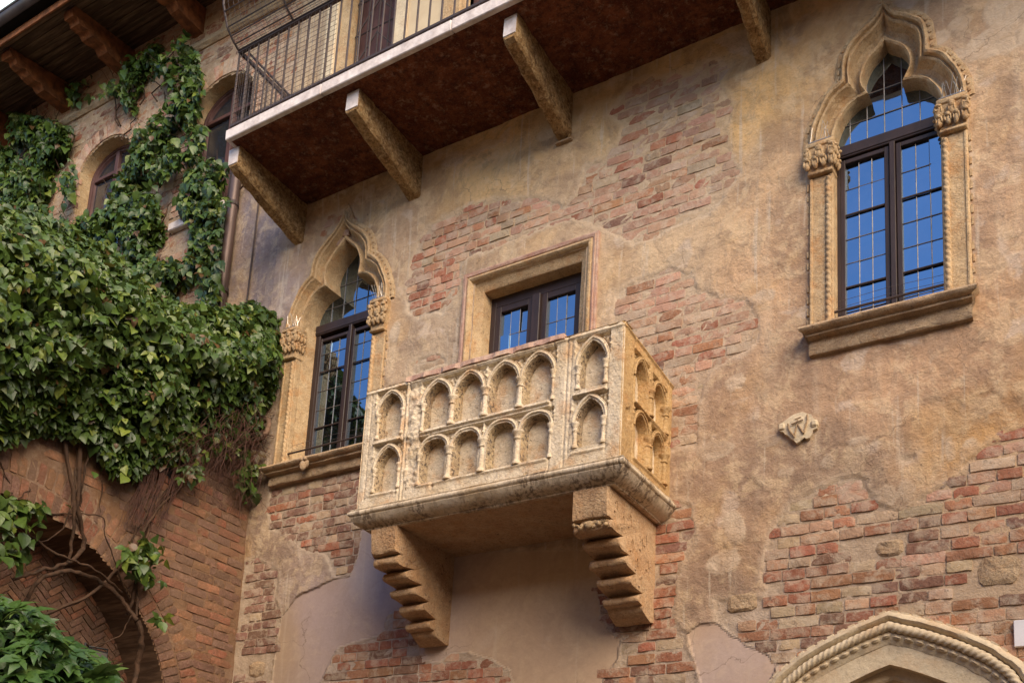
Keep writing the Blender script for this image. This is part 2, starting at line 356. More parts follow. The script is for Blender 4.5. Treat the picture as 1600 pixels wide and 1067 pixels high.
M['dark'] = mat_simple('dark_interior', (.012, .010, .009), (.008, .007, .006), .9, .1)
M['pink_door_plaster'] = mat_simple('cream_shutter', (.62, .50, .33), (.54, .42, .27), .8, .2, 4, bumpk=.004)
M['bark'] = mat_simple('vine_bark', (.085, .048, .030), (.040, .026, .018), .9, .15, 18, bumpk=.012)
M['root'] = mat_simple('red_brown_root', (.095, .042, .030), (.050, .028, .022), .8, .2, 20)
M['terracotta'] = mat_simple('grey_terracotta', (.24, .15, .10), (.14, .09, .07), .9, .2, 14, bumpk=.01)
M['lamp_metal'] = mat_simple('black_lamp_metal', (.02, .02, .022), (.03, .03, .032), .45, .4)
M['lamp_glass'] = mat_simple('lamp_front_glass', (.12, .11, .10), (.09, .08, .08), .15, .6)
M['plaque'] = mat_simple('white_plaque', (.78, .76, .78), (.70, .68, .70), .5, .3)
M['ground'] = mat_simple('courtyard_paving', (.10, .075, .06), (.07, .055, .045), .8, .3, 2, bumpk=.01)
M['ivy'] = mat_leaf('ivy_leaf', (.026, .055, .011), (.074, .130, .021), (.21, .25, .040))
M['shrub'] = mat_leaf('shrub_leaf', (.028, .075, .016), (.075, .150, .030), (.17, .24, .06))
def mat_glass():
    n = NB('window_glass', .02, 1.0); n.b.inputs['IOR'].default_value = 2.75; n.b.inputs['Specular Tint'].default_value = (.55, .76, 1.0, 1)  # blue of the sky reflection is put into the specular tint
    n.bump([(n.noise(2.2, 2, .5), 1)], .002, .5)
    d_ = n.noise(7, 5, .6); n.L(n.rng(d_, .5, .75, .02, .10), n.b.inputs['Roughness'])
    return n.out(n.mix(n.rng(d_, .45, .75), (.005, .006, .008), (.030, .028, .026)))
M['glass'] = mat_glass()
def mat_glass2():
    n = NB('old_dusty_glass', .12, .8); n.b.inputs['IOR'].default_value = 1.8
    return n.out(n.mix(n.noise(5), (.015, .02, .028), (.04, .04, .05)))
M['old_glass'] = mat_glass2()

# ---------------------------------------------------------------- the setting
gm = MB(); gm.add([(-60, -60, 0), (60, -60, 0), (60, 60, 0), (-60, 60, 0)], [(0, 1, 2, 3)])
tag(gm.build('ground', M['ground']), kind='structure')

house = tag(empty('brick_house', (-3.2, 0, 0)), 'old brick house front with peeling ochre plaster, Gothic windows and a pointed stone doorway', 'house')
ivyhouse = tag(empty('ivy_covered_house', (-9.5, 0, 0)), 'brick house under dark timber eaves with round arched windows and climbing ivy', 'house')
archwall = tag(empty('courtyard_wall', (-6.49, -1.5, 0)), 'red brick side wall with a dark archway below the hanging ivy', 'wall')

# exposed brick patches on the facade, traced on the wall
PATCH = dict(
 p1=[(636,490),(634,459),(648,389),(670,358),(693,341),(735,324),(774,313),(814,310),(853,313),(890,322),(905,300),(916,262),(950,245),(963,227),(974,198),(950,180),(980,140),(1021,122),(1079,116),(1117,90),(1140,108),(1128,131),(1143,163),(1137,203),(1146,250),(1157,270),(1130,310),(1100,340),(1040,362),(990,385),(950,366),(925,352),(895,344),(839,361),(797,380),(741,400),(724,411),(712,462),(693,490),(656,498)],
 p3=[(957,487),(965,456),(999,439),(1047,417),(1078,428),(1097,448),(1123,467),(1165,470),(1187,493),(1187,526),(1162,552),(1134,566),(1109,583),(1100,602),(1092,633),(1092,695),(1040,710),(980,700),(960,600)],
 p4=[(1040,780),(1080,792),(1087,840),(1067,883),(1056,905),(1054,970),(1074,988),(1074,1014),(1087,1039),(1105,1110),(925,1110),(945,1060),(968,1030),(970,1000),(1000,985),(1015,940),(1020,830)],
 p4b=[(930,925),(945,915),(990,935),(1000,985),(965,1000),(935,965)],
 p5=[(1280,765),(1312,746),(1353,746),(1372,787),(1407,797),(1458,765),(1490,746),(1503,724),(1548,692),(1640,650),(1720,640),(1720,1200),(1190,1200),(1216,1032),(1147,992),(1121,974),(1118,934),(1158,938),(1198,934),(1194,876),(1201,836),(1238,789)],
 p6=[(420,800),(424,765),(500,740),(600,705),(640,800),(575,815),(563,830),(560,866),(547,898),(523,901),(507,869),(466,858),(447,831),(425,828)],
 p7=[(378,880),(400,870),(436,893),(434,941),(440,968),(431,1022),(423,1067),(420,1110),(340,1110)],
 p8=[(480,1110),(510,1050),(528,1012),(600,990),(606,962),(628,952),(650,990),(660,1035),(687,1035),(705,1022),(730,1019),(770,1030),(795,1047),(820,1110)],
 p9=[(640,575),(655,560),(690,553),(700,570),(650,585)],
 p10=[(505,345),(545,325),(560,345),(520,385),(500,370)],
 p11=[(1170,790),(1240,760),(1280,768),(1235,792),(1200,836),(1190,850),(1178,815)][:0] or [(1405,716),(1440,705),(1432,722),(1410,728)],
)
PATCHW = {k: WP(v) for k, v in PATCH.items()}
SMOOTH = [WP([(423,1110),(431,1022),(440,968),(462,935),(523,905),(548,900),(562,866),(565,815),(640,820),(720,860),(1010,860),(1020,930),(1000,985),(970,1000),(965,1030),(945,1060),(925,1110),(820,1110),(795,1047),(770,1030),(730,1019),(705,1022),(687,1035),(660,1035),(650,990),(628,952),(606,962),(600,990),(528,1012),(510,1050),(480,1110)]),
          WP([(1074,990),(1095,975),(1121,974),(1147,992),(1216,1032),(1190,1110),(1105,1110),(1087,1039)])]
# plaster colour as it is on the wall (ochre under the terrace, brown at the right, grey at the left)
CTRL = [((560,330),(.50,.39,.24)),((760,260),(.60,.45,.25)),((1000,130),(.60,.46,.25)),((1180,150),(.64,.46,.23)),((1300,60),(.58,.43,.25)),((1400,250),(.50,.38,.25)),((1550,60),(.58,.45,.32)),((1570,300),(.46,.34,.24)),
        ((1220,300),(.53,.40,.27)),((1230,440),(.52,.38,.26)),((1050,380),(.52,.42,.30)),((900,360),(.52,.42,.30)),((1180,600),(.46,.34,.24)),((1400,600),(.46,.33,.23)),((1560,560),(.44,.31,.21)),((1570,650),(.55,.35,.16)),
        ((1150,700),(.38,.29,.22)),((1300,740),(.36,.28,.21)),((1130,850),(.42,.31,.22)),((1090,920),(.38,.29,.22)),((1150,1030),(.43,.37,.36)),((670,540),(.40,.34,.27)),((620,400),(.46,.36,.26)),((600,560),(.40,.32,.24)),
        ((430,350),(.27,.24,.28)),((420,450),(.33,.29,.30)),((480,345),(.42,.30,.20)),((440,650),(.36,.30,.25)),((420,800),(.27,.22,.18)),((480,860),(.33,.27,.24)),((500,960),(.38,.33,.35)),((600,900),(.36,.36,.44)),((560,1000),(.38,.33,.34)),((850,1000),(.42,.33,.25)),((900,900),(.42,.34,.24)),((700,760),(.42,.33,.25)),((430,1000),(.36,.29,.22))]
PALE = [(*(lambda h: (h[0], h[2]))(hit(a, b)), rx, ry) for a, b, rx, ry in ((1545,70,.16,.09),(1502,40,.08,.06),(1565,15,.12,.12),(1590,55,.10,.14),(1505,88,.07,.05),(1470,60,.06,.05),(1190,468,.10,.055),(1118,705,.12,.05),(1485,700,.03,.07),(1518,703,.05,.09),(1388,777,.045,.06),(1418,768,.045,.06),(1296,722,.05,.05),(1345,690,.05,.02),(1060,405,.10,.05),(1150,600,.06,.05),(1210,690,.07,.04),(1150,820,.08,.10),(1130,880,.10,.08),(1420,470,.04,.03),(640,250,.14,.06),(760,230,.16,.05),(860,210,.12,.06),(620,520,.05,.10),(470,600,.03,.08),(1330,560,.03,.02),(1230,740,.05,.03))]
CX = np.array([(*(lambda h: (h[0], h[2]))(hit(*p)), *c) for p, c in CTRL])
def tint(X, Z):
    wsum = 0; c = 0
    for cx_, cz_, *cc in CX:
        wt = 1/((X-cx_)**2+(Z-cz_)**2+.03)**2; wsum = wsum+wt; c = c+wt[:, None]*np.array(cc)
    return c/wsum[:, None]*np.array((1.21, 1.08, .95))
HEADS = []
for cx_, H_ in ((-1.2185, [(.468, 5.25), (.468, 6.60), (.452, 6.735), (.395, 6.87), (.345, 6.95), (.265, 7.01), (.258, 7.12), (.230, 7.235), (.155, 7.315), (.072, 7.372), (.026, 7.427), (0, 7.485)]),
                (-5.675, [(.56, 5.2), (.56, 6.54), (.545, 6.68), (.475, 6.86), (.405, 6.955), (.335, 7.015), (.312, 7.15), (.235, 7.26), (.125, 7.35), (.048, 7.43), (0, 7.53)])):
    HEADS.append([(cx_-u, z_) for u, z_ in H_]+[(cx_+u, z_) for u, z_ in H_[::-1][1:]])
HOLES = [(-1.62, -.80, 5.20, 6.6), (-6.16, -5.19, 5.15, 6.6), (-4.27, -3.30, 4.25, 6.42)]    # windows and balcony door
def keystone(X, Z):
    # the pointed doorway
    return polydist(X, Z, [(-1.95, 0), (-1.95, 2.7), (-1.83, 3.02), (-1.6, 3.22), (-1.235, 3.36), (-.9, 3.24), (-.6, 3.0), (-.48, 2.7), (-.48, 0)]) > 0
def archshape(X, Z, cx, inner):
    return None

def grid_shell(name, u0, u1, z0, z1, step, to3, heightf, colf, hole, mat, parent):
    nu = int((u1-u0)/step)+1; nz = int((z1-z0)/step)+1
    U, Z = np.meshgrid(np.linspace(u0, u1, nu), np.linspace(z0, z1, nz)); U = U.ravel(); Z = Z.ravel()
    H, zone, C = heightf(U, Z)
    V = to3(U, Z, H)
    i = np.arange(nz-1)[:, None]*nu+np.arange(nu-1)[None]; i = i.ravel()
    Fc = np.c_[i, i+1, i+nu+1, i+nu]
    cu = U[Fc].mean(1); cz = Z[Fc].mean(1); keep = ~hole(cu, cz); Fc = Fc[keep]
    me = mesh(name, V, Fc, mat, True); setcol(me, C, 'tint'); setcol(me, zone, 'zone')
    return ob(name, me, parent)

def facade_height(X, Z):
    wob = n2(X, Z, 9, 4)*.035+n2(X, Z, 30, 3, 5)*.012
    b = np.full(len(X), -1.0)
    for k, p in PATCHW.items(): b = np.maximum(b, polydist(X, Z, p)+wob)
    s = np.full(len(X), -1.0)
    for p in SMOOTH: s = np.maximum(s, polydist(X, Z, p)+wob*.5)
    inb = sstep(-.004, .010, b); ins = sstep(-.006, .006, s)*(1-inb)
    edge = np.exp(-(b/.03)**2)*(1-ins)
    old = .020+.007*n2(X, Z, 2.2, 4, 2)+.004*n2(X, Z, 12, 4, 3)
    # plaster has flaked off in shallow sheets
    fl = n2(X, Z, 3.3, 5, 8); old -= .0045*sstep(.16, .19, fl)+.003*sstep(.30, .33, n2(X, Z, 5.1, 5, 12))
    old = .006+(old-.006)*(.25+.75*sstep(-.0, .22, -b)); old += .0035*np.exp(-((b+.03)/.03)**2)*n2(X, Z, 26, 4, 13)
    sm = .008+.002*n2(X, Z, 1.5, 3, 6)
    mort = .0005+.003*n2(X, Z, 18, 4, 4)
    H = old*(1-inb)*(1-ins)+sm*ins+mort*inb+edge*.004*n2(X, Z, 40, 3, 9)
    pale = np.zeros(len(X)); nz = n2(X, Z, 7, 5, 15)
    for (a, c_, rx, ry) in PALE: pale = np.maximum(pale, sstep(1.05, .90, np.hypot((X-a)/rx, (Z-c_)/ry)-.75*nz))
    pale *= (1-inb)*(1-ins); H = H+.003*pale
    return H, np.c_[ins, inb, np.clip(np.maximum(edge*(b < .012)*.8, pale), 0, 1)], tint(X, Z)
def facade_hole(X, Z):
    h = np.zeros(len(X), bool)
    for a, b, c, d in HOLES: h |= (X > a) & (X < b) & (Z > c) & (Z < d)
    for P in HEADS: h |= polydist(X, Z, P) > .012
    return h | keystone(X, Z)
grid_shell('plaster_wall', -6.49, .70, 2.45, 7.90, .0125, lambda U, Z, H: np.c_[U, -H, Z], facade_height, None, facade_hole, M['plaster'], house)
grid_shell('upper_wall', -6.49, 1.6, 7.90, 11.4, .03, lambda U, Z, H: np.c_[U, -H, Z], lambda X, Z: (.02+.006*n2(X, Z, 6, 4), np.c_[0*X, .35+0*X, 0*X], np.tile((.46, .34, .22), (len(X), 1))),
           None, lambda X, Z: ((X > -6.02) & (X < -5.30) & (Z < 10.2)) | ((X > -4.60) & (X < -3.9) & (Z < 10.2)) | ((X > 1.0) & (Z > 20)), M['plaster'], house)
grid_shell('lower_wall', -6.49, .70, 0.0, 2.45, .06, lambda U, Z, H: np.c_[U, -H, Z], lambda X, Z: (.018+.006*n2(X, Z, 6, 4), np.c_[0*X, 0*X, 0*X], np.tile((.42, .32, .24), (len(X), 1))),
           None, keystone, M['plaster'], house)
grid_shell('right_wall', .70, 6.0, 0.0, 7.90, .06, lambda U, Z, H: np.c_[U, -H, Z], lambda X, Z: (.02+.008*n2(X, Z, 3, 4), np.c_[0*X, 0*X, 0*X], np.tile((.46, .34, .24), (len(X), 1))),
           None, lambda X, Z: X < -99, M['plaster'], house)
core = MB(); core.box(-6.45, 6.0, .45, 6, 0, 11.4); core.build('building_core', M['dark'], house)

# ---- bricks
def brick_variant(k):
    r = random.Random(k); V = []; nx, nz = 5, 3
    for j in range(nz):
        for i in range(nx):
            u = i/(nx-1)*2-1; v = j/(nz-1)*2-1
            ex = abs(u) == 1; ez = abs(v) == 1
            x = u*.5*(.993 if ez and ex else 1)+r.uniform(-.016, .016); z = v*.5+r.uniform(-.055, .055)
            y = -.5+(.07 if ex or ez else 0)+(.05 if ex and ez else 0)+r.uniform(-.07, .07)+(r.random() < .12)*.16
            V.append((x, y, z))
    ring = [i for i in range(nx)]+[nx*j+nx-1 for j in range(1, nz)]+[nx*(nz-1)+i for i in range(nx-2, -1, -1)]+[nx*j for j in range(nz-2, 0, -1)]
    b0 = len(V)
    for q in ring: V.append((V[q][0]*1.03, .5, V[q][2]*1.06))
    Fc = [(j*nx+i, j*nx+i+1, (j+1)*nx+i+1, (j+1)*nx+i) for j in range(nz-1) for i in range(nx-1)]
    n = len(ring); Fc += [(ring[(a+1) % n], ring[a], b0+a, b0+(a+1) % n) for a in range(n)]
    return np.array(V), Fc
BV = [brick_variant(k) for k in range(14)]
BM = []
for V, Fc in BV:
    me = mesh('brick', V, Fc, M['brick'], True)
    me.set_sharp_from_angle(angle=math.radians(55)); BM.append(me)
BASE = {'red': (.36, .135, .078), 'orange': (.42, .20, .105), 'dark': (.20, .105, .075), 'pale': (.52, .31, .205), 'buff': (.50, .37, .25), 'dull': (.26, .145, .105)}
STYLE = {'pale': dict(pale=.58, orange=.12, red=.06, buff=.20, dark=.04), 'red': dict(red=.46, orange=.22, dark=.2, pale=.07, buff=.05), 'mixed': dict(red=.24, orange=.22, dark=.12, pale=.24, buff=.18),
         'dull': dict(dull=.5, dark=.24, red=.12, buff=.14), 'warm': dict(orange=.16, red=.2, dull=.42, dark=.22)}
def bcol(style, r):
    s = STYLE[style]; k = r.choices(list(s), list(s.values()))[0]; c = BASE[k]; m = r.uniform(.72, 1.18)*(.66 if style == 'warm' else 1)  # 'warm' bricks are darkened: shade below the creeper put into their colour
    return tuple(min(.9, a*m*r.uniform(.94, 1.06)) for a in c)
BMS = []
for me_ in BM: q_ = me_.copy(); q_.materials.clear(); q_.materials.append(M['brick_s']); q_.name = 'brick'; BMS.append(q_)
def lay_bricks(items, parent, limit, name='brick', shaded=False):
    """items: (centre, axis along the length, outward, size (l, t, h), colour). The largest in view become objects, the rest one mesh"""
    sz = []
    for c, a, n_, s, cc in items:
        x, y, z = proj(c); vis = -30 < x < 1630 and -30 < y < 1100 and z > 0
        sz.append((s[0]*s[2]*1e4/z**2 if vis else -1))
    order = sorted(range(len(items)), key=lambda i: -sz[i]); V = []; Fq = []; C = []; n0 = 0; rr = random.Random(3)
    for rank, i in enumerate(order):
        c, a, n_, s, cc = items[i]; a = np.asarray(a, float); n_ = np.asarray(n_, float); up = np.cross(a, -n_); k = rr.randrange(14)
        Mx = np.column_stack([a*s[0], -n_*s[1], up*s[2]]) if np.dot(np.cross(a, -n_), up) > 0 else np.column_stack([a*s[0], -n_*s[1], up*s[2]])
        if rank < limit and sz[i] > 0:
            o = bpy.data.objects.new(name, (BMS if shaded else BM)[k]); link(o, parent)
            o.matrix_basis = Matrix.Translation(Vector(c)) @ Matrix([list(map(float, row)) for row in Mx]).to_4x4()
            o.color = (*cc, 1)
        else:
            v, f = BV[k]; V.append(v@Mx.T+np.asarray(c)); Fq += [tuple(q+n0 for q in t) for t in f]; C.append(np.tile(cc, (len(v), 1))); n0 += len(v)
    if V:
        me = mesh('brick_courses', np.vstack(V), Fq, M['bricks_s' if shaded else 'bricks'], True); setcol(me, np.vstack(C)); me.set_sharp_from_angle(angle=math.radians(55))
        tag(ob('brick_courses', me, parent), kind='stuff')
style_of = dict(p1='pale', p3='pale', p4='red', p4b='dark', p5='mixed', p6='dull', p7='dull', p8='red', p9='pale', p10='pale', p11='pale')
STYLE['rosy'] = dict(red=.30, orange=.30, pale=.26, buff=.10, dark=.04); STYLE['dark'] = dict(dark=.5, red=.4, dull=.1)
STONES = [(1390, 856, .16, .10), (1560, 890, .22, .17), (402, 1045, .19, .13), (1160, 940, .20, .13), (1495, 880, .001, .001)]
SW = [(*(lambda h: (h[0], h[2]))(hit(a, b)), w_, h_) for a, b, w_, h_ in STONES[:4]]
items = []; r_ = random.Random(5)
z = 2.47; row = 0
while z < 7.7:
    h = .0725; x = -6.52+r_.uniform(0, .2); row += 1
    while x < .7:
        l = r_.choice([.115, .12, .125, .115, .19] if (x < -3.9 and z > 5.3) else [.12, .135, .15, .16, .14, .175, .24] if (x > -2.1 and z < 5.2) else [.12, .14, .15, .16, .23] if (x < -3.6 and z < 5.3) else [.12, .19, .22, .24, .21, .125]); cxm = x+l/2; X = np.array([cxm]); Z = np.array([z+h/2])
        best = None
        wobb = float(n2(X, Z, 9, 4)[0])*.035
        for k, p in PATCHW.items():
            d = polydist(X, Z, p)[0]+wobb
            if d > -.005 and (best is None or d > best[0]): best = (d, k)
        skip = bool(keystone(X, Z)[0]) or any(a-.02 < cxm < b+.02 and c < z < d for a, b, c, d in HOLES) or any(abs(cxm-a) < w_/2+l/2-.01 and abs(z+h/2-b) < h_/2+.025 for a, b, w_, h_ in SW)
        # archivolt of the doorway
        if abs(cxm+1.235) < .85 and z+h < 3.42-.62*abs(cxm+1.235)**1.25*1.0-.03: skip = True
        if best and not skip:
            st = style_of[best[1]]
            if best[1] == 'p1' and cxm < -3.9: st = 'rosy'
            proud = r_.uniform(.006, .014)+(.0 if best[0] > .03 else -.003)
            if st == 'pale': proud *= .7
            ang = r_.gauss(0, .012); ax = (math.cos(ang), 0, math.sin(ang))
            items.append(((cxm, .020-proud+r_.uniform(-.0015, .0015), z+h/2+.006*math.sin(cxm*2.3+row)), ax, (0, -1, 0), (l-.008+r_.uniform(-.006, .003), .04, h-.011+r_.uniform(-.006, .003)), bcol(st, r_)))
        x += l+r_.uniform(-.003, .003)
    z += h
lay_bricks(items, house, 300)
# odd stones set in the brickwork
for (a, b, w_, h_) in SW:
    m_ = MB(); n = 12
    pts = []
    for k in range(n):
        t = 2*math.pi*k/n; e = .62
        pts.append((a+w_/2*np.sign(math.cos(t))*abs(math.cos(t))**e*r_.uniform(.9, 1.05), b+h_/2*np.sign(math.sin(t))*abs(math.sin(t))**e*r_.uniform(.9, 1.05)))
    inner = [(a+(p[0]-a)*.72, b+(p[1]-b)*.72) for p in pts]
    V = [(p[0], .02, p[1]) for p in pts]+[(p[0], -.004, p[1]) for p in pts]+[(p[0], -.011+r_.uniform(-.004, .004), p[1]) for p in inner]+[(a, -.010, b)]
    Fc = [(k, (k+1) % n, n+(k+1) % n, n+k) for k in range(n)]+[(n+k, n+(k+1) % n, 2*n+(k+1) % n, 2*n+k) for k in range(n)]+[(2*n+k, 2*n+(k+1) % n, 3*n) for k in range(n)]
    m_.add(V, Fc); m_.build('stone', M['sill'], house, wob=.006)

# ---------------------------------------------------------------- mouldings
def resample(P, d):
    P = np.asarray(P, float); out = [P[0]]
    for a, b in zip(P[:-1], P[1:]):
        L = np.linalg.norm(b-a); n = max(1, int(round(L/d)))
        for k in range(1, n+1): out.append(a+(b-a)*k/n)
    return np.array(out)
def spline(keys, n=8):
    """smooth (Catmull-Rom) through keys given as runs between sharp corners"""
    out = []
    for run in keys:
        P = [np.asarray(p, float) for p in run]; P = [2*P[0]-P[1]]+P+[2*P[-1]-P[-2]]
        for i in range(1, len(P)-2):
            for k in range(n):
                t = k/n; a, b, c, d = P[i-1:i+3]
                out.append(.5*((2*b)+(-a+c)*t+(2*a-5*b+4*c-d)*t*t+(-a+3*b-3*c+d)*t**3))
    out.append(np.asarray(keys[-1][-1], float)); return np.array(out)
def normals2(P, closed=False):
    N = []; m = len(P)
    for i in range(m):
        a = P[max(i-1, 0)]; b = P[i]; c = P[min(i+1, m-1)]
        t1 = b-a; t2 = c-b
        if np.linalg.norm(t1) < 1e-9: t1 = t2
        if np.linalg.norm(t2) < 1e-9: t2 = t1
        t1 = t1/np.linalg.norm(t1); t2 = t2/np.linalg.norm(t2); n1 = np.array([-t1[1], t1[0]]); n2_ = np.array([-t2[1], t2[0]])
        n = n1+n2_; n = n/(np.linalg.norm(n)+1e-9); N.append(n/max(.45, n@n1))
    return np.array(N)
def sweep(mb, P, prof, plane='xz', closed_prof=False, off=0.0):
    """P: path (u, z); prof: (normal offset, depth). plane xz -> (u, depth, z)"""
    N = normals2(P); V = []
    for p, n in zip(P, N):
        for a, d in prof: q = p+n*a; V.append((q[0], d, q[1]))
    k = len(prof); m = len(P); kk = k if closed_prof else k-1
    mb.add(V, [(i*k+j, (i+1)*k+j, (i+1)*k+(j+1) % k, i*k+(j+1) % k) for i in range(m-1) for j in range(kk)])
def rope(mb, P, r, depth, pitch=.06, strands=3, amp=.22, d=.008, n=12):
    P = resample(P, d); N = normals2(P); V = []; s = 0
    for i, (p, nn) in enumerate(zip(P, N)):
        if i: s += np.linalg.norm(P[i]-P[i-1])
        for k in range(n):
            th = 2*math.pi*k/n; rr = r*(1+amp*(abs(math.sin(strands/2*(th-2*math.pi*s/(pitch*strands))))-.5)); q = p+nn*rr*math.cos(th)
            V.append((q[0], depth+rr*math.sin(th), q[1]))
    m = len(P); mb.add(V, [(i*n+j, (i+1)*n+j, (i+1)*n+(j+1) % n, i*n+(j+1) % n) for i in range(m-1) for j in range(n)])
def billets(mb, P, w, depth, step=.045, length=.028, proud=.014):
    P = resample(P, .004); acc = 0; nxt = step/2
    for i in range(1, len(P)):
        acc += np.linalg.norm(P[i]-P[i-1])
        if acc > nxt:
            t = P[i]-P[i-1]; t /= np.linalg.norm(t); n = np.array([-t[1], t[0]]); L = length*r_.uniform(.7, 1.15)
            if r_.random() < .93:
                V = []
                for dd, sc_ in ((depth+.01, 1), (depth-proud, .8)):
                    for a, b in ((-1, -1), (1, -1), (1, 1), (-1, 1)):
                        q = P[i]+t*a*L/2*sc_+n*b*w/2*sc_; V.append((q[0], dd, q[1]))
                mb.add(V, [(4, 5, 6, 7), (0, 1, 5, 4), (1, 2, 6, 5), (2, 3, 7, 6), (3, 0, 4, 7)])
            nxt += step
def respace(P, n): return P
def respace_like(I, ih, O, oh):
    """gives outline I the same number of points as O, run by run, so that cusps stay joined to cusps"""
    out = []; i0 = 0
    for a, b in zip(ih, oh):
        ni = 10*(len(a)-1); no = 10*(len(b)-1); seg = I[i0:i0+ni+1]; t = np.linspace(0, ni, no+1)[:-1]; k = np.floor(t).astype(int); f = (t-k)[:, None]
        out.append(seg[k]*(1-f)+seg[np.minimum(k+1, ni)]*f); i0 += ni
    return np.vstack(out+[I[-1:]])
def mirror(runs_half, cx):
    """runs from the left spring up to the apex as (u from the axis, z); returns the whole outline left to right"""
    L = [[(cx-u, z_) for u, z_ in run] for run in runs_half]
    R = [[(cx+u, z_) for u, z_ in run[::-1]] for run in runs_half[::-1]]
    return L+R
def loft(mb, A, B, prof):
    """surface between outline A (t = 0) and B (t = 1); prof = (t, depth)"""
    V = []; k = len(prof)
    for a, b in zip(A, B):
        for t, d in prof: q = a*(1-t)+b*t; V.append((q[0], d, q[1]))
    mb.add(V, [(i*k+j, (i+1)*k+j, (i+1)*k+j+1, i*k+j+1) for i in range(len(A)-1) for j in range(k-1)])

def capital(mb, x0, x1, y0, y1, z0, z1, side):
    """a carved leaf capital: abacus, necking, tapered bell, leaves and corner scrolls"""
    w_ = x1-x0; h = z1-z0
    mb.bbox(x0-.012, x1+.012, y0-.022, y1, z1-.035, z1, .006)
    mb.bbox(x0-.004, x1+.004, y0-.008, y1, z0, z0+.022, .006)
    n = 5; V = []
    for i in range(n+1):
        t = i/n; e = .004+.018*t**2; V += [(x0-e+.006, y0-e+.01, z0+.022+(h-.057)*t), (x1+e-.006, y0-e+.01, z0+.022+(h-.057)*t), (x1+e-.006, y1, z0+.022+(h-.057)*t), (x0-e+.006, y1, z0+.022+(h-.057)*t)]
    mb.add(V, [(i*4+j, i*4+(j+1) % 4, i*4+4+(j+1) % 4, i*4+4+j) for i in range(n) for j in range(4)])
    for rowz, cnt, s in ((.32, 3, .030), (.62, 2, .034)):
        for k in range(cnt+1):
            x = x0+w_*k/cnt; zz = z0+h*rowz
            mb.blob((x, y0-.012, zz), (w_/cnt*.40, .020, s*1.25)); mb.blob((x, y0-.030, zz+s*.9), (w_/cnt*.30, .014, .014))
            mb.blob((x-.016, y0-.020, zz+.008), (.007, .014, s*.8)); mb.blob((x+.016, y0-.020, zz+.008), (.007, .014, s*.8))
    depth = y1-y0
    for k in range(3):                                  # leaves on the side towards the opening
        y = y0+depth*(k+.3)/3
        xs = x1 if side > 0 else x0
        for rowz in (.35, .65): mb.blob((xs+side*.010, y, z0+h*rowz), (.018, depth/7, .036)); mb.blob((xs+side*.026, y, z0+h*rowz+.03), (.012, depth/9, .012))
    for x in (x0-.004, x1+.004):                         # scrolls under the corners
        P = [(x+.026*(1-t*.75)*math.cos(8*t)*.7, y0-.02-.010*t, z1-.070+.026*(1-t*.75)*math.sin(8*t)) for t in np.linspace(0, 1, 14)]
        mb.tube(P, .010, 6)
    mb.blob(((x0+x1)/2, y0-.025, z1-.06), (.022, .018, .022))

def lattice_leaf(par, x0, x1, z0, z1, y, stile, zrows, ncols, black, dark='frame', pane_mat='glass'):
    """one glazed leaf: rails and stiles, lead lines and a pane in each cell"""
    fr = MB(); fr.bbox(x0, x0+stile, y-.022, y+.03, z0, z1, .003); fr.bbox(x1-stile, x1, y-.022, y+.03, z0, z1, .003)
    fr.bbox(x0+stile, x1-stile, y-.020, y+.03, z1-stile, z1, .003); fr.bbox(x0+stile, x1-stile, y-.020, y+.03, z0, z0+stile, .003)
    fr.build('casement_frame', M[dark], par)
    gx = np.linspace(x0+stile, x1-stile, ncols+1); gz = [z0+stile]+[q for q in zrows if z0+stile+.02 < q < z1-stile-.02]+[z1-stile]
    ld_ = MB()
    for q in gx[1:-1]: ld_.tube([(q, y+.001, gz[0]), (q+r_.uniform(-.002, .002), y+.001, gz[-1])], .0032, 5)
    for q in gz[1:-1]:
        if all(abs(q-b) > .01 for b in black): ld_.tube([(gx[0], y+.001, q), (gx[-1], y+.001, q)], .0030, 5)
        for g in gx[1:-1]: ld_.blob((g, y-.002, q), (.007, .004, .007), 6, 4)
    ld_.build('lead_lines', M['lead'], par)
    for b in black:
        if gz[0] < b < gz[-1]:
            bb = MB(); bb.tube([(gx[0], y-.008, b), (gx[-1], y-.008, b)], .0065, 6); bb.build('glazing_bar', M['iron'], par)
    for i in range(ncols):
        for j in range(len(gz)-1): pane(par, gx[i], gx[i+1], gz[j], gz[j+1], y+.004, pane_mat)
def pane(par, x0, x1, z0, z1, y, mat='glass'):
    a, b = r_.gauss(0, .007), r_.gauss(0, .007); V = []
    for dy in (0, .004):
        for x, z_ in ((x0, z0), (x1, z0), (x1, z1), (x0, z1)): V.append((x, y+dy+a*(x-(x0+x1)/2)+b*(z_-(z0+z1)/2), z_))
    m_ = MB(); m_.add(V, [(0, 1, 2, 3), (7, 6, 5, 4), (0, 4, 5, 1), (1, 5, 6, 2), (2, 6, 7, 3), (3, 7, 4, 0)]); m_.build('pane', M[mat], par)

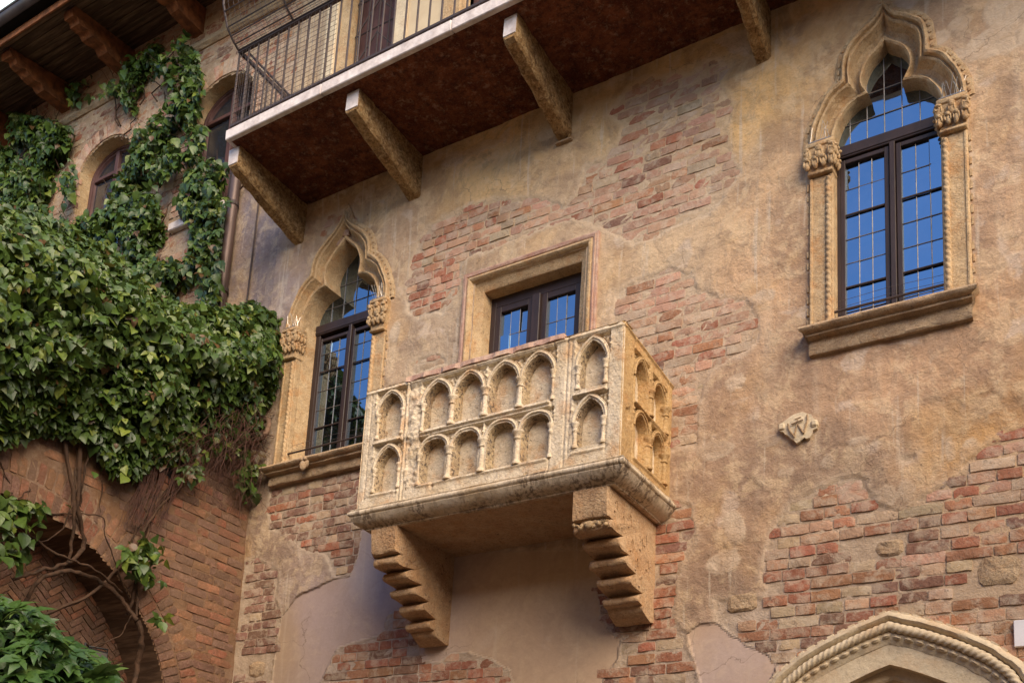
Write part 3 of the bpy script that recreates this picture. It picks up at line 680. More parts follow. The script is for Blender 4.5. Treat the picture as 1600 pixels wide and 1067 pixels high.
def gothic(cx, outer_half, inner_half, jo, ji, jir, zsill, zcap0, zspring, yf, sill, name_label, tz0, tz1, leaf_top, glassx, rowz, black, lun_cols, lun_rows, rod_z, rodx, dirt=0):
    root = empty('arched_window', (cx, 0, zsill), house); tag(root, name_label)
    O = spline(mirror(outer_half, cx), 10); I = spline(mirror(inner_half, cx), 10)
    k_ = min(len(O), len(I)); O = respace(O, 150); I = respace_like(I, mirror(inner_half, cx), O, mirror(outer_half, cx))
    # carved head: flat band, roll, deep hollow, inner roll, then the soffit running back to the frame
    s = MB()
    loft(s, O, I, [(0, .01), (0, -.056), (.08, -.066), (.15, -.058), (.18, -.030), (.24, -.034), (.30, -.056), (.36, -.046), (.40, -.020), (.48, .014), (.60, .032), (.72, .030), (.80, .010), (.84, -.012), (.90, -.024), (.97, -.016), (1.0, .006), (1.0, .05)])
    back = I.copy(); back[:, 0] = cx+(back[:, 0]-cx)*.985
    loft(s, I, back, [(0, .05), (1, yf+.05)])
    s.build('arch_moulding', M['window_stone'], root, False, wob=.0035)
    Oo = O+normals2(O)*.020
    d = MB(); billets(d, Oo, .017, -.020, .052, .036, .016); tag(d.build('billet_moulding', M['window_stone'], root, wob=.003), kind='stuff')
    f = MB(); sweep(f, O, [(.045, .01), (.045, -.022), (.034, -.030), (.008, -.028), (.0, -.034)]); f.build('hood_moulding', M['window_stone'], root, True, wob=.004)
    # jambs: pilaster with a rope at the corner
    for sd in (-1, 1):
        xo, xi = cx+sd*jo, cx+sd*ji; a, b = min(xo, xi), max(xo, xi)
        j = MB(); j.bbox(a, b, -.035, .03, zsill, zcap0, .006)
        # splayed reveal behind the pilaster
        xr = cx+sd*jir
        j.add([(xi, .028, zsill), (xr, yf+.05, zsill), (xr, yf+.05, zspring+.05), (xi, .028, zspring+.05), (xi+sd*.05, .028, zsill), (xi+sd*.05, yf+.05, zsill), (xi+sd*.05, yf+.05, zspring+.05), (xi+sd*.05, .028, zspring+.05)],
              [(0, 1, 2, 3), (4, 7, 6, 5), (0, 3, 7, 4), (1, 5, 6, 2)])
        # raised border on the face
        j.bbox(a+.006, a+.022, -.044, -.03, zsill+.02, zcap0-.01, .003); j.bbox(b-.022, b-.006, -.042, -.03, zsill+.02, zcap0-.01, .003) if dirt else None
        j.build('jamb', M['window_stone'], root, wob=.004)
        rp = MB(); rope(rp, [(xi+sd*.030, zsill+.03), (xi+sd*.030, zcap0-.03)], .0165, -.038, .042, 2, .34, .007); rp.build('rope_moulding', M['window_stone'], root, True)
        bl = MB(); billets(bl, [(xo+sd*.010, zsill+.02), (xo+sd*.010, zcap0)], .015, -.012, .080, .062, .014); tag(bl.build('edge_moulding', M['window_stone'], root, wob=.003), kind='stuff')
        cp = MB(); capital(cp, a, b, -.060, .05, zcap0, zspring, -sd); cp.build('capital', M['window_stone'], root, True, wob=.006)
    # sill
    x0, x1, zt, zb = sill
    prof = [(0.0, zt), (-.120, zt-.004), (-.140, zt-.014), (-.148, zt-.030), (-.140, zt-.046), (-.118, zt-.056), (-.106, zt-.058), (-.106, zt-.074), (-.060, zt-.084), (-.058, zt-.10), (-.064, zb+.012), (-.056, zb), (.0, zb)]
    sl = MB(); n = len(prof); V = []
    xs = np.linspace(x0, x1, 28)
    for k, x in enumerate(xs):
        e = 0
        for (yy, zz) in prof:
            ins = .07 if zz < zt-.080 else .03 if zz < zt-.05 else 0
            xx = x+ins*(1 if k == 0 else -1 if k == len(xs)-1 else 0)
            V.append((xx, yy+.2*0, zz))
    sl.add(V, [tuple(range(n)), tuple(range((len(xs)-1)*n, len(xs)*n))[::-1]]+[(i*n+j, i*n+(j+1) % n, (i+1)*n+(j+1) % n, (i+1)*n+j) for i in range(len(xs)-1) for j in range(n)])
    sl.bbox(cx-ji-.0, cx+ji+.0, -.001, max(yf, .1)+.06, zt-.10, zt-.002, .003)
    sl.build('sill', M['sill'], root, True, wob=.005)
    # timber frame
    gl0, gl1, gr0, gr1 = glassx; st = .030
    t = MB(); t.bbox(gl0-st-.055, gl0-st, yf-.02, yf+.05, zsill, tz0, .003); t.build('frame_stile', M['frame'], root)
    t = MB(); t.bbox(gr1+st, gr1+st+.055, yf-.02, yf+.05, zsill, tz0, .003); t.build('frame_stile', M['frame'], root)
    t = MB(); t.bbox(gl0-st-.055, gr1+st+.055, yf-.030, yf+.05, tz0, tz1, .004); t.bbox(gl0-st-.05, gr1+st+.05, yf-.036, yf-.02, tz0+.012, tz0+.03, .003); t.build('transom', M['frame'], root)
    t = MB(); t.bbox((gl1+gr0)/2-.017, (gl1+gr0)/2+.017, yf-.040, yf+.02, zsill, tz0, .004); t.build('mullion', M['frame'], root)
    lattice_leaf(root, gl0-st, gl1+st, zsill+.03, leaf_top+st, yf, st, rowz, 3, black)
    lattice_leaf(root, gr0-st, gr1+st, zsill+.03, leaf_top+st, yf, st, rowz, 3, black)
    # glazing of the pointed head
    lx = np.linspace(gl0-st-.05, gr1+st+.05, lun_cols+1); lz = [tz1]+lun_rows
    for i in range(lun_cols):
        for jx in range(len(lz)-1): pane(root, lx[i], lx[i+1], lz[jx], lz[jx+1], yf+.012)
    l_ = MB()
    for q in lx[1:-1]: l_.tube([(q, yf+.008, tz1), (q, yf+.008, lz[-1])], .0032, 5)
    for q in lz[1:-1]: l_.tube([(lx[0], yf+.008, q), (lx[-1], yf+.008, q)], .0032, 5)
    l_.build('lead_lines', M['lead'], root)
    rd = MB(); rd.tube([(rodx[0], -.02, rod_z), (rodx[1], -.02, rod_z)], .0085, 7); rd.build('iron_rod', M['iron'], root)
    wr = MB()
    for dz in (-.05, -.09, .045, .09): wr.tube([(rodx[0]+.02, .02, rod_z+dz), (cx, .01, rod_z+dz+.006), (rodx[1]-.02, .02, rod_z+dz)], .0016, 4)
    wr.build('bird_wire', M['wire'], root)
    return root

RC, LC = -1.2185, -5.675
rows_r = [6.30, 6.113, 5.945, 5.775, 5.605, 5.44]
gothic(RC, [[(.468, 6.60), (.452, 6.735), (.395, 6.87), (.345, 6.95), (.265, 7.01)], [(.265, 7.01), (.258, 7.12), (.230, 7.235), (.155, 7.315), (.072, 7.372), (.026, 7.427), (0, 7.485)]],
       [[(.325, 6.60), (.300, 6.72), (.245, 6.81), (.180, 6.858), (.100, 6.875)], [(.100, 6.875), (.136, 6.955), (.132, 7.04), (.096, 7.12), (.050, 7.165), (.022, 7.19), (0, 7.215)]],
       .468, .315, .318, 5.30, 6.375, 6.60, .08, (-1.72, -.715, 5.30, 5.125), 'tall pointed window at the right with blue reflections in both casements',
       6.519, 6.608, 6.478, (-1.485, -1.246, -1.145, -.900), rows_r, [6.113, 5.605], 7, [6.775, 6.958, 7.30], 5.40, (-1.56, -.88), 1)
rows_l = [6.36, 6.185, 6.01, 5.83, 5.66, 5.49]
gothic(LC, [[(.56, 6.54), (.545, 6.68), (.475, 6.86), (.405, 6.955), (.335, 7.015)], [(.335, 7.015), (.312, 7.15), (.235, 7.26), (.125, 7.35), (.048, 7.43), (0, 7.53)]],
       [[(.415, 6.54), (.395, 6.70), (.325, 6.82), (.250, 6.868), (.172, 6.885)], [(.172, 6.885), (.190, 6.98), (.176, 7.065), (.122, 7.16), (.050, 7.225), (0, 7.275)]],
       .56, .415, .37, 5.25, 6.25, 6.54, .17, (-6.29, -5.07, 5.25, 5.09), 'pointed window at the left behind the ivy, partly hidden by the carved balcony',
       6.545, 6.640, 6.475, (-5.985, -5.705, -5.61, -5.345), rows_l, [6.185, 5.66], 6, [6.80, 6.99, 7.32], 5.37, (-6.15, -5.2))
# small carved boss on the left sill
m_ = MB(); m_.blob((-5.78, -.125, 5.19), (.045, .035, .055)); m_.blob((-5.78, -.15, 5.15), (.030, .028, .045)); m_.blob((-5.80, -.155, 5.205), (.018, .018, .016)); m_.blob((-5.755, -.155, 5.205), (.018, .018, .016))
m_.build('carved_boss', M['sill'], house, True, wob=.006)

# bird spikes on the four capitals
def spikes(x0, x1, y, z_, label):
    m_ = MB(); m_.bbox(x0, x1, y-.01, y+.05, z_, z_+.005, .001)
    for k in range(11):
        x = x0+(x1-x0)*(k+.5)/11
        m_.tube([(x, y+r_.uniform(-.005, .04), z_), (x+r_.uniform(-.05, .05), y+r_.uniform(-.05, .05), z_+r_.uniform(.09, .13))], .0017, 4)
    tag(m_.build('bird_spikes', M['spike']), label, 'bird spikes', 'bird spikes on the window capitals')
spikes(-1.68, -1.54, -.07, 6.60, 'steel bird spikes on the left capital of the right-hand pointed window')
spikes(-.90, -.755, -.07, 6.60, 'steel bird spikes on the right capital of the right-hand pointed window')
spikes(-6.22, -6.10, -.07, 6.54, 'steel bird spikes on the scrolled capital next to the ivy')
spikes(-5.26, -5.13, -.07, 6.54, 'steel bird spikes on the capital above the balcony edge, left window')

# ---------------------------------------------------------------- balcony door
dr = tag(empty('balcony_door', (-3.78, 0, 4.34), house), 'square-headed door with a stone surround behind the carved balcony')
xi0, xi1, zt = -4.212, -3.352, 6.36
path = np.array([(xi0, 4.34), (xi0, zt), (xi1, zt), (xi1, 4.34)])
path = np.array([(xi0, z_) for z_ in np.linspace(4.34, zt, 14)]+[(x, zt) for x in np.linspace(xi0, xi1, 8)[1:-1]]+[(xi1, z_) for z_ in np.linspace(zt, 4.34, 14)])
def sweep_rect(name, prof, mat, wob=.003):
    s = MB(); V = []; k = len(prof)
    loops = []
    for a, d in prof:
        loops.append([(xi0-a, d, z_) for z_ in np.linspace(4.34, zt+a, 14)]+[(x, d, zt+a) for x in np.linspace(xi0-a, xi1+a, 8)[1:-1]]+[(xi1+a, d, z_) for z_ in np.linspace(zt+a, 4.34, 14)])
    m = len(loops[0])
    for i in range(m):
        for j in range(k): V.append(loops[j][i])
    s.add(V, [(i*k+j, (i+1)*k+j, (i+1)*k+j+1, i*k+j+1) for i in range(m-1) for j in range(k-1)])
    return s.build(name, mat, dr, True, wob=wob)
sweep_rect('reveal', [(-.012, .22), (-.008, .03), (-.004, .022), (.0, .020)], M['window_stone'])
sweep_rect('inner_surround', [(0, .020), (.004, .016), (.055, .000), (.060, -.006), (.070, -.022), (.076, -.040), (.090, -.052), (.104, -.050), (.112, -.036)], M['window_stone'])
sweep_rect('marble_moulding', [(.112, -.036), (.116, -.032), (.120, -.044), (.134, -.048), (.138, -.036), (.152, -.040), (.158, -.036), (.160, .01)], M['marble'], .005)
t = MB(); t.bbox(xi0-.01, xi0+.055, .13, .20, 4.34, zt, .003); t.bbox(xi1-.055, xi1+.01, .13, .20, 4.34, zt, .003); t.bbox(xi0+.055, xi1-.055, .13, .20, 6.265, zt, .003); t.build('door_frame', M['frame'], dr)
t = MB(); t.bbox(-3.815, -3.745, .10, .19, 4.34, 6.265, .004); t.build('meeting_stile', M['frame'], dr)
lattice_leaf(dr, xi0+.055, -3.815, 4.36, 6.265, .15, .05, [6.015, 5.84, 5.66, 5.48, 5.3, 5.1, 4.9, 4.7], 3, [5.84, 5.3])
lattice_leaf(dr, -3.745, xi1-.055, 4.36, 6.265, .15, .05, [6.015, 5.84, 5.66, 5.48, 5.3, 5.1, 4.9, 4.7], 3, [5.84, 5.3])

# ---------------------------------------------------------------- pointed stone doorway at the lower right
pt = tag(empty('stone_doorway', (-1.235, 0, 0), house), 'pointed stone doorway with rope and leaf mouldings at the lower right corner')
def arch_path(off, zb=0.0):
    # one blunt pointed curve; every moulding runs parallel to it
    A = [(-.735, 2.40), (-.733, 2.62), (-.712, 2.85), (-.645, 3.025), (-.51, 3.150), (-.40, 3.218), (-.27, 3.280), (-.15, 3.330), (0, 3.380)]
    L = spline([A], 6); L = np.vstack([[(-.735, zb)], L]); R_ = L[::-1][1:].copy(); R_[:, 0] *= -1
    P = L+normals2(np.vstack([L, R_]))[:len(L)]*off
    keep = [p for p in P if p[0] < -.004]; a, b = keep[-2], keep[-1]; t = (0-b[0])/(b[0]-a[0]); keep.append(b+(b-a)*t)
    P = np.array(keep); d = np.r_[0, np.cumsum(np.linalg.norm(np.diff(P, axis=0), axis=1))]; q = np.linspace(0, 1, 60)**.8*d[-1]
    P = np.c_[np.interp(q, d, P[:, 0]), np.interp(q, d, P[:, 1])]; R_ = P[::-1][1:].copy(); R_[:, 0] *= -1
    P = np.vstack([P, R_]); P[:, 0] += -1.235; return P
for nm, hw, apex, prof, mt in (('outer_moulding', 0, 3.375, [(.062, .01), (.058, -.050), (.045, -.075), (.025, -.082), (.008, -.070), (0, -.050)], 'pale'),
                               ('inner_moulding', -.118, 3.262, [(.070, -.045), (.055, -.056), (.04, -.052), (.02, -.040), (.0, -.030), (0, .02)], 'pale')):
    s = MB(); sweep(s, resample(arch_path(hw), .03), prof); s.build(nm, M[mt], pt, True, wob=.004)
s = MB(); rope(s, arch_path(-.030, 1.0), .025, -.060, .036, 3, .30, .006, 14); s.build('rope_moulding', M['pale'], pt, True, wob=.002)
s = MB(); P = resample(arch_path(-.078, 1.2), .004); acc = 0; nx = .03
for i in range(1, len(P)):
    acc += np.linalg.norm(P[i]-P[i-1])
    if acc > nx:
        t_ = P[i]-P[i-1]; a = math.atan2(t_[1], t_[0]); c_, s__ = math.cos(a), math.sin(a); Rm = np.array([[c_, 0, -s__], [0, 1, 0], [s__, 0, c_]])
        s.blob((P[i][0], -.046, P[i][1]), (.034*r_.uniform(.8, 1.1), .016, .015), 8, 6, Rm); s.blob((P[i][0], -.058, P[i][1]), (.020, .009, .006), 6, 5, Rm); nx += .062
tag(s.build('leaf_moulding', M['pale'], pt, True, wob=.002), kind='stuff')
s = MB(); billets(s, arch_path(.052, 1.2), .030, -.030, .062, .054, .030); tag(s.build('billet_moulding', M['pale'], pt, wob=.003), kind='stuff')
# voussoir slabs: joints at the places seen
P = arch_path(-.118); Q = arch_path(-.232); n = len(P); cuts = [0, 6, 16, 23, n//2+9, n-14, n-1]
cuts = [0, 14, 44, n//2+18, n-20, n-1]
for a, b in zip(cuts[:-1], cuts[1:]):
    s = MB(); V = []
    for k in range(a, b+1):
        sh = .002 if k == a else -.002 if k == b else 0
        for p, y in ((P[k], .05), (P[k], -.028), (Q[k], -.028), (Q[k], .16)): V.append((p[0]+sh, y, p[1]))
    m = b-a; s.add(V, [(i*4+j, (i+1)*4+j, (i+1)*4+j+1, i*4+j+1) for i in range(m) for j in range(3)]+[(0, 1, 2, 3), (m*4+3, m*4+2, m*4+1, m*4)]); s.build('arch_stone', M['pale'], pt)
s = MB(); sweep(s, arch_path(-.235), [(.004, .05), (-.045, .055), (-.060, .065), (-.075, .16)]); s.build('inner_rebate', M['pale'], pt)
s = MB(); s.box(-1.9, -.55, .15, .2, 0, 3.3); s.build('doorway_back', M['window_stone'], pt)

# ---------------------------------------------------------------- carved balcony
bal = tag(empty('stone_balcony', (-3.6, 0, 4.2)), 'carved cream stone balcony with two rows of pointed blind arches, on two stepped corbels', 'balcony')
BY = -.756; Z0, Z1 = 4.335, 5.24
# (centre, half width, bottom, spring, apex)
FN = [(-4.392, .098, 4.845, 5.03, 5.172), (-4.380, .096, 4.450, 4.625, 4.762)]
for i, c in enumerate((-3.995, -3.735, -3.462, -3.205)):
    FN.append((c, .103, 4.835, 5.02, 5.160)); FN.append((c+.004, .100, 4.445, 4.655, 4.745))
FN += [(-2.815, .090, 4.85, 5.005, 5.158), (-2.818, .092, 4.46, 4.625, 4.768)]
SN = [(-.487, .088, 4.79, 4.965, 5.110), (-.205, .088, 4.80, 4.985, 5.100), (-.465, .092, 4.43, 4.635, 4.748), (-.205, .088, 4.44, 4.620, 4.738)]
def arch_sd(U, Z, c, w_, zb, zs, za):
    """signed distance-like value to a pointed-arch opening, positive inside"""
    h = za-zs; R = (w_*w_+h*h)/(2*w_)
    u = abs(U-c); d_rect = np.minimum(w_-u, Z-zb); d_arc = R-np.hypot(u+(R-w_), Z-zs)
    return np.where(Z > zs, np.minimum(d_arc, Z-zb), d_rect)
def arch_pts(c, w_, zs, za, n=12):
    h = za-zs; R = (w_*w_+h*h)/(2*w_); a1 = math.atan2(h, R-w_)
    L = [(c-(R*math.cos(a)-(R-w_)), zs+R*math.sin(a)) for a in np.linspace(0, a1, n)]
    return np.array(L+[(2*c-x, z_) for x, z_ in L[::-1][1:]])
def carve(U, Z, niches, ufront, seed, rough_zone=None):
    H = np.zeros(len(U)); lab = np.full(len(U), -1)
    H += .003*n2(U, Z, 8, 4, seed)+.0018*n2(U, Z, 35, 3, seed+1)
    # border mouldings
    H += -.012*np.exp(-((Z-(Z1-.030))/.007)**2)
    for i, (c, w_, zb, zs, za) in enumerate(niches):
        d = arch_sd(U, Z, c, w_, zb, zs, za)
        H += .080*sstep(-.002, .010, d)+.022*sstep(.0, .09, d)*1.0
        H += np.where(d > .012, .013*n2(U, Z, 13, 5, seed+3)+.010*n2(U, Z, 45, 4, seed+4), 0)
        lab[d > -.001] = i
        # sunk spandrels round each head
        top = za+.028 < 99
        near = (abs(U-c) < w_+.030) & (Z > zs-.0) & (Z < za+.032) & (d < -.022)
        H += np.where(near, .026, 0)
        # drilled leaf carving
        for sx in (-1, 1):
            for q, (du, dz) in enumerate(((.97, .80), (.80, 1.02), (1.08, .45), (1.12, .98), (.55, 1.12), (1.18, .70))):
                uu = c+sx*w_*du; zz = zs+(za-zs)*dz
                H += .026*np.exp(-(((U-uu)/.008)**2+((Z-zz)/.010)**2))*(d < -.02)
                H -= .018*np.exp(-(((U-uu-sx*.014)/.007)**2+((Z-zz+.006)/.007)**2))*(d < -.02)
    return H, lab
def panel(name, u0, u1, niches, to3, seed, parts, extra=None):
    st = .0058; nu = int((u1-u0)/st)+1; nz = int((Z1-Z0)/st)+1
    U, Z = np.meshgrid(np.linspace(u0, u1, nu), np.linspace(Z0, Z1, nz)); U = U.ravel(); Z = Z.ravel()
    H, lab = carve(U, Z, niches, None, seed)
    if extra: H = extra(U, Z, H)
    edge = np.minimum(np.minimum(U-u0, u1-U), Z1-Z); H += .008*sstep(.012, 0, edge)
    V = to3(U, Z, H); i = (np.arange(nz-1)[:, None]*nu+np.arange(nu-1)[None]).ravel(); Fc = np.c_[i, i+1, i+nu+1, i+nu]
    fl = lab[Fc].max(1)
    def sub(nm, mask, mt='balc'):
        f = Fc[mask]; used, inv = np.unique(f, return_inverse=True)
        me = mesh(nm, V[used], inv.reshape(f.shape), M[mt], True); return ob(nm, me, bal)
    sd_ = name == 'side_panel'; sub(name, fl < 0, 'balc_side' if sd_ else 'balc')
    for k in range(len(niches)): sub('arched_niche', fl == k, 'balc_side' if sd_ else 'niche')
def f3(U, Z, H): return np.c_[U, BY+H, Z]
def s3(U, Z, H): return np.c_[-2.60-H, U, Z-.065*0-.055*np.clip((U+.756)/.756, 0, 1)*np.clip((Z-Z0)/(Z1-Z0), 0, 1)]
def front_extra(U, Z, H):
    # broken figure carving between the left panel and the first arch
    z_ = (U > -4.235) & (U < -4.105) & (Z > 4.42) & (Z < 5.19)
    m = sstep(-4.245, -4.215, U)*sstep(-4.10, -4.13, U)*sstep(4.40, 4.45, Z)*sstep(5.20, 5.17, Z)
    H = H+m*(.004+.030*n2(U, Z, 11, 5, 31)+.014*n2(U, Z, 32, 4, 33))
    H = H+sstep(-4.240, -4.236, U)*sstep(-4.226, -4.230, U)*.012
    # raised plain strips and slit joints
    for a in (-4.262, -3.092, -2.992): H = H+.012*np.exp(-((U-a)/.004)**2)
    inpan = ((U > -4.57) & (U < -4.285)) | ((U > -2.965) & (U < -2.700))
    for a in (-4.565, -4.290, -2.962, -2.705): H = H+.008*np.exp(-((U-a)/.004)**2)*((Z > 4.40) & (Z < 5.20))
    # string between the two tiers
    mid = ((U > -4.11) & (U < -3.10)) | ((U > -4.52) & (U < -4.27)) | ((U > -2.94) & (U < -2.71))
    H = H-np.where(mid, .020*np.exp(-((Z-4.808)/.008)**2)+.009*np.exp(-((Z-4.785)/.005)**2), 0)
    H = H-np.where(mid, .010*np.exp(-((Z-4.425)/.007)**2), 0)
    # chips
    return H+.012*sstep(.42, .55, n2(U, Z, 9, 5, 44))+.010*sstep(.03, .0, Z1-Z)*sstep(.1, .4, n2(U, Z, 16, 3, 45))
def side_extra(U, Z, H):
    for a in (-.600, -.075): H = H+.014*np.exp(-((U-a)/.005)**2)
    mid = (U > -.585) & (U < -.09)
    H = H-np.where(mid, .012*np.exp(-((Z-4.790)/.008)**2), 0)-np.where(mid, .012*np.exp(-((Z-4.412)/.008)**2), 0)
    return H+.012*sstep(.40, .55, n2(U, Z, 9, 5, 51))
panel('front_panel', -4.62, -2.60, FN, f3, 20, None, front_extra)
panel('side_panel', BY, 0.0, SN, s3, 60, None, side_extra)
b = MB(); b.box(-4.60, -2.66, BY+.075, BY+.12, Z0, Z1-.004); b.box(-4.60, -4.52, BY+.12, 0, Z0, Z1-.02); b.box(-2.72, -2.665, BY+.12, 0, Z0, Z1-.07); b.build('panel_core', M['balc'], bal)
m_ = MB(); m_.add([(-4.62, BY, Z0), (-4.62, 0, Z0), (-4.62, 0, Z1-.02), (-4.62, BY, Z1)], [(0, 1, 2, 3)]); m_.add([(-4.62, BY+.002, Z1-.001), (-2.60, BY+.002, Z1-.001), (-2.60, BY+.12, Z1+.002), (-4.62, BY+.12, Z1+.002)], [(0, 1, 2, 3)]); m_.build('panel_side', M['balc'], bal)
m_ = MB(); xs = np.linspace(-4.26, -3.02, 40)
V = []
for x in xs:
    j_ = .006*math.sin(x*31)+.004*math.sin(x*77)
    for yy, zz in ((BY+.10, Z1-.005), (BY+.10, Z1+.022), (BY-.010+j_, Z1+.020+j_*.5), (BY-.014+j_, Z1-.012-abs(j_))): V.append((x, yy, zz))
m_.add(V, [(i*4+j, i*4+(j+1) % 4, i*4+4+(j+1) % 4, i*4+4+j) for i in range(len(xs)-1) for j in range(4)]+[(0, 1, 2, 3), tuple(len(V)-4+k for k in (3, 2, 1, 0))]); m_.build('coping', M['marble'], bal, wob=.003)
def to_side(P): return P
def archivolt(c, w_, zs, za, side):
    m_ = MB(); A = arch_pts(c, w_+.004, zs, za+.004)
    for off, rr, dep in ((.017, .0082, -.001), (.002, .0060, .010), (.029, .0036, .002)):
        N = normals2(A); pts = A-N*0+N*off
        if side: P3 = [(-2.60-dep, p[0], p[1]-.055*min(1, max(0, (p[0]+.756)/.756))*((p[1]-Z0)/(Z1-Z0))) for p in pts]
        else: P3 = [(p[0], BY+dep, p[1]) for p in pts]
        m_.tube(P3, rr, 8)
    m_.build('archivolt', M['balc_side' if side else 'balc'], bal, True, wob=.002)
for c, w_, zb, zs, za in FN: archivolt(c, w_, zs, za, False)
for c, w_, zb, zs, za in SN: archivolt(c, w_, zs, za, True)
COLP = [(.030, 0), (.032, .006), (.030, .016), (.022, .024), (.020, .030), (.019, .0), (.020, 0), (.026, 0), (.022, 0), (.030, 0), (.037, 0), (.038, 0)]
def colonnette(u, zb, zt, side, k=1.0):
    h = zt-zb; k *= 1.04; prof = [(.030*k, 0), (.032*k, .008), (.029*k, .018), (.022*k, .024), (.0195*k, .034), (.0185*k, h*.6), (.019*k, h-.062), (.026*k, h-.058), (.027*k, h-.050), (.021*k, h-.044), (.025*k, h-.028), (.034*k, h-.014), (.036*k, h-.010), (.036*k, h)]
    m_ = MB(); c = (-2.606, u, zb-.055*(u+.756)/.756*((zb-Z0)/(Z1-Z0))) if side else (u, BY+.007, zb)
    m_.lathe(c, prof, 14)
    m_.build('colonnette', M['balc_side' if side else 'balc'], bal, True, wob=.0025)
for u in (-3.865, -3.600, -3.333):
    colonnette(u, 4.825, 5.030, False); colonnette(u+.003, 4.435, 4.665, False)
for u in (-4.500, -4.284): colonnette(u, 4.845, 5.035, False, .62); colonnette(u+.006, 4.45, 4.63, False, .62)
for u in (-3.098+.008, -4.108): colonnette(u, 4.825, 5.03, False, .62); colonnette(u, 4.435, 4.665, False, .62)
for u in (-2.915, -2.722): colonnette(u, 4.85, 5.01, False, .66); colonnette(u, 4.46, 4.63, False, .66)
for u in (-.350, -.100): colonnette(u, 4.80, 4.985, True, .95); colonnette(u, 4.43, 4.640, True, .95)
# ledge round three sides
def ring(prof, name, mat, wob=.003, gap=0):
    s = MB(); V = []; k = len(prof)
    xs = np.linspace(0, 1, 30); ys = np.linspace(0, 1, 10)
    for a, zz in prof: pass
    stations = []
    for t in ys: stations.append(lambda a, t=t: (-4.62-a, 0+(BY-a)*t))
    for t in xs[1:]: stations.append(lambda a, t=t: (-4.62-a+(2.02+2*a)*t, BY-a))
    for t in ys[1:]: stations.append(lambda a, t=t: (-2.60+a, (BY-a)*(1-t)))
    for st in stations:
        for a, zz in prof: x, y = st(a); V.append((x, y, zz))
    s.add(V, [(i*k+j, (i+1)*k+j, (i+1)*k+j+1, i*k+j+1) for i in range(len(stations)-1) for j in range(k-1)]); return s.build(name, mat, bal, True, wob=wob)
ring([(-.02, 4.338), (.026, 4.336), (.034, 4.333), (.034, 4.328), (.030, 4.324), (.038, 4.320), (.046, 4.312), (.048, 4.302), (.044, 4.290), (.034, 4.284)], 'ledge_roll', M['ledge'])
ring([(.034, 4.284), (.030, 4.281), (.034, 4.276), (.022, 4.258), (.002, 4.236), (-.028, 4.219), (-.052, 4.213), (-.054, 4.203), (-.075, 4.200)], 'ledge_cove', M['ledge'])
b = MB(); b.box(-4.56, -2.66, BY+.06, .0, 4.203, 4.33); b.build('balcony_floor', M['corbel'], bal, wob=.002)
# corbels
def corbel(x0, x1):
    root = empty('corbel', ((x0+x1)/2, 0, 4.2), bal)
    prof = [(.0, 4.198), (-.712, 4.198), (-.708, 4.03), (-.700, 4.012), (-.655, 4.008)]
    noses = [(-.655, 3.975, .030), (-.545, 3.902, .026), (-.440, 3.816, .026), (-.340, 3.724, .026), (-.235, 3.628, .026)]
    for i, (y, z_, r0) in enumerate(noses):
        prof.append((y+.055, z_+r0+.026))
        for a in np.linspace(80, -80, 6): prof.append((y+.012-r0*.9*math.cos(math.radians(a)), z_+r0*math.sin(math.radians(a))))
        prof.append((y+.050, z_-r0-.004))
    prof += [(-.185, 3.585), (-.165, 3.560), (-.060, 3.520), (.0, 3.53)]
    m_ = MB(); n = len(prof); xs = [x0, x0+.007, *np.linspace(x0+.03, x1-.03, 5), x1-.007, x1]; V = []
    cy, cz = -.25, 4.0
    for i, x in enumerate(xs):
        k = .985 if i in (0, len(xs)-1) else 1
        for y, z_ in prof: V.append((x, y if y > -.01 else y*k, z_+(0 if z_ > 4.19 else (cz-z_)*(1-k)*.4)))
    m_.add(V, [tuple(range(n)), tuple((len(xs)-1)*n+q for q in range(n))[::-1]]+[(i*n+j, i*n+(j+1) % n, (i+1)*n+(j+1) % n, (i+1)*n+j) for i in range(len(xs)-1) for j in range(n)])
    m_.build('corbel_block', M['corbel'], root, True, wob=.007)
    c_ = MB(); xf = x1+.002
    for (y, z_, r0) in ((-.60, 4.10, .030), (-.50, 4.03, .034), (-.40, 4.07, .036), (-.36, 3.93, .034), (-.28, 3.83, .034), (-.22, 3.98, .034), (-.16, 4.03, .030), (-.22, 3.74, .028), (-.12, 3.88, .026)):
        c_.tube([(xf, y+r0*math.cos(a)*.55, z_+r0*1.5*math.sin(a)) for a in np.linspace(-.2, 2.6, 9)], .0034, 6)
        c_.blob((xf, y-.02, z_-.03), (.006, .010, .008), 6, 4)
    tag(c_.build('incised_carving', M['corbel'], root, True), kind='stuff')
    return root
corbel(-4.505, -4.29); corbel(-2.935, -2.69)
m_ = MB(); x = -2.925
for k in range(22): m_.blob((x+.0098*k, -.666+r_.uniform(-.016, .012), 3.984+r_.uniform(-.022, .022)), (r_.uniform(.012, .030), r_.uniform(.010, .024), r_.uniform(.010, .026)))
m_.build('broken_carving', M['window_stone'], bal, True, wob=.010)

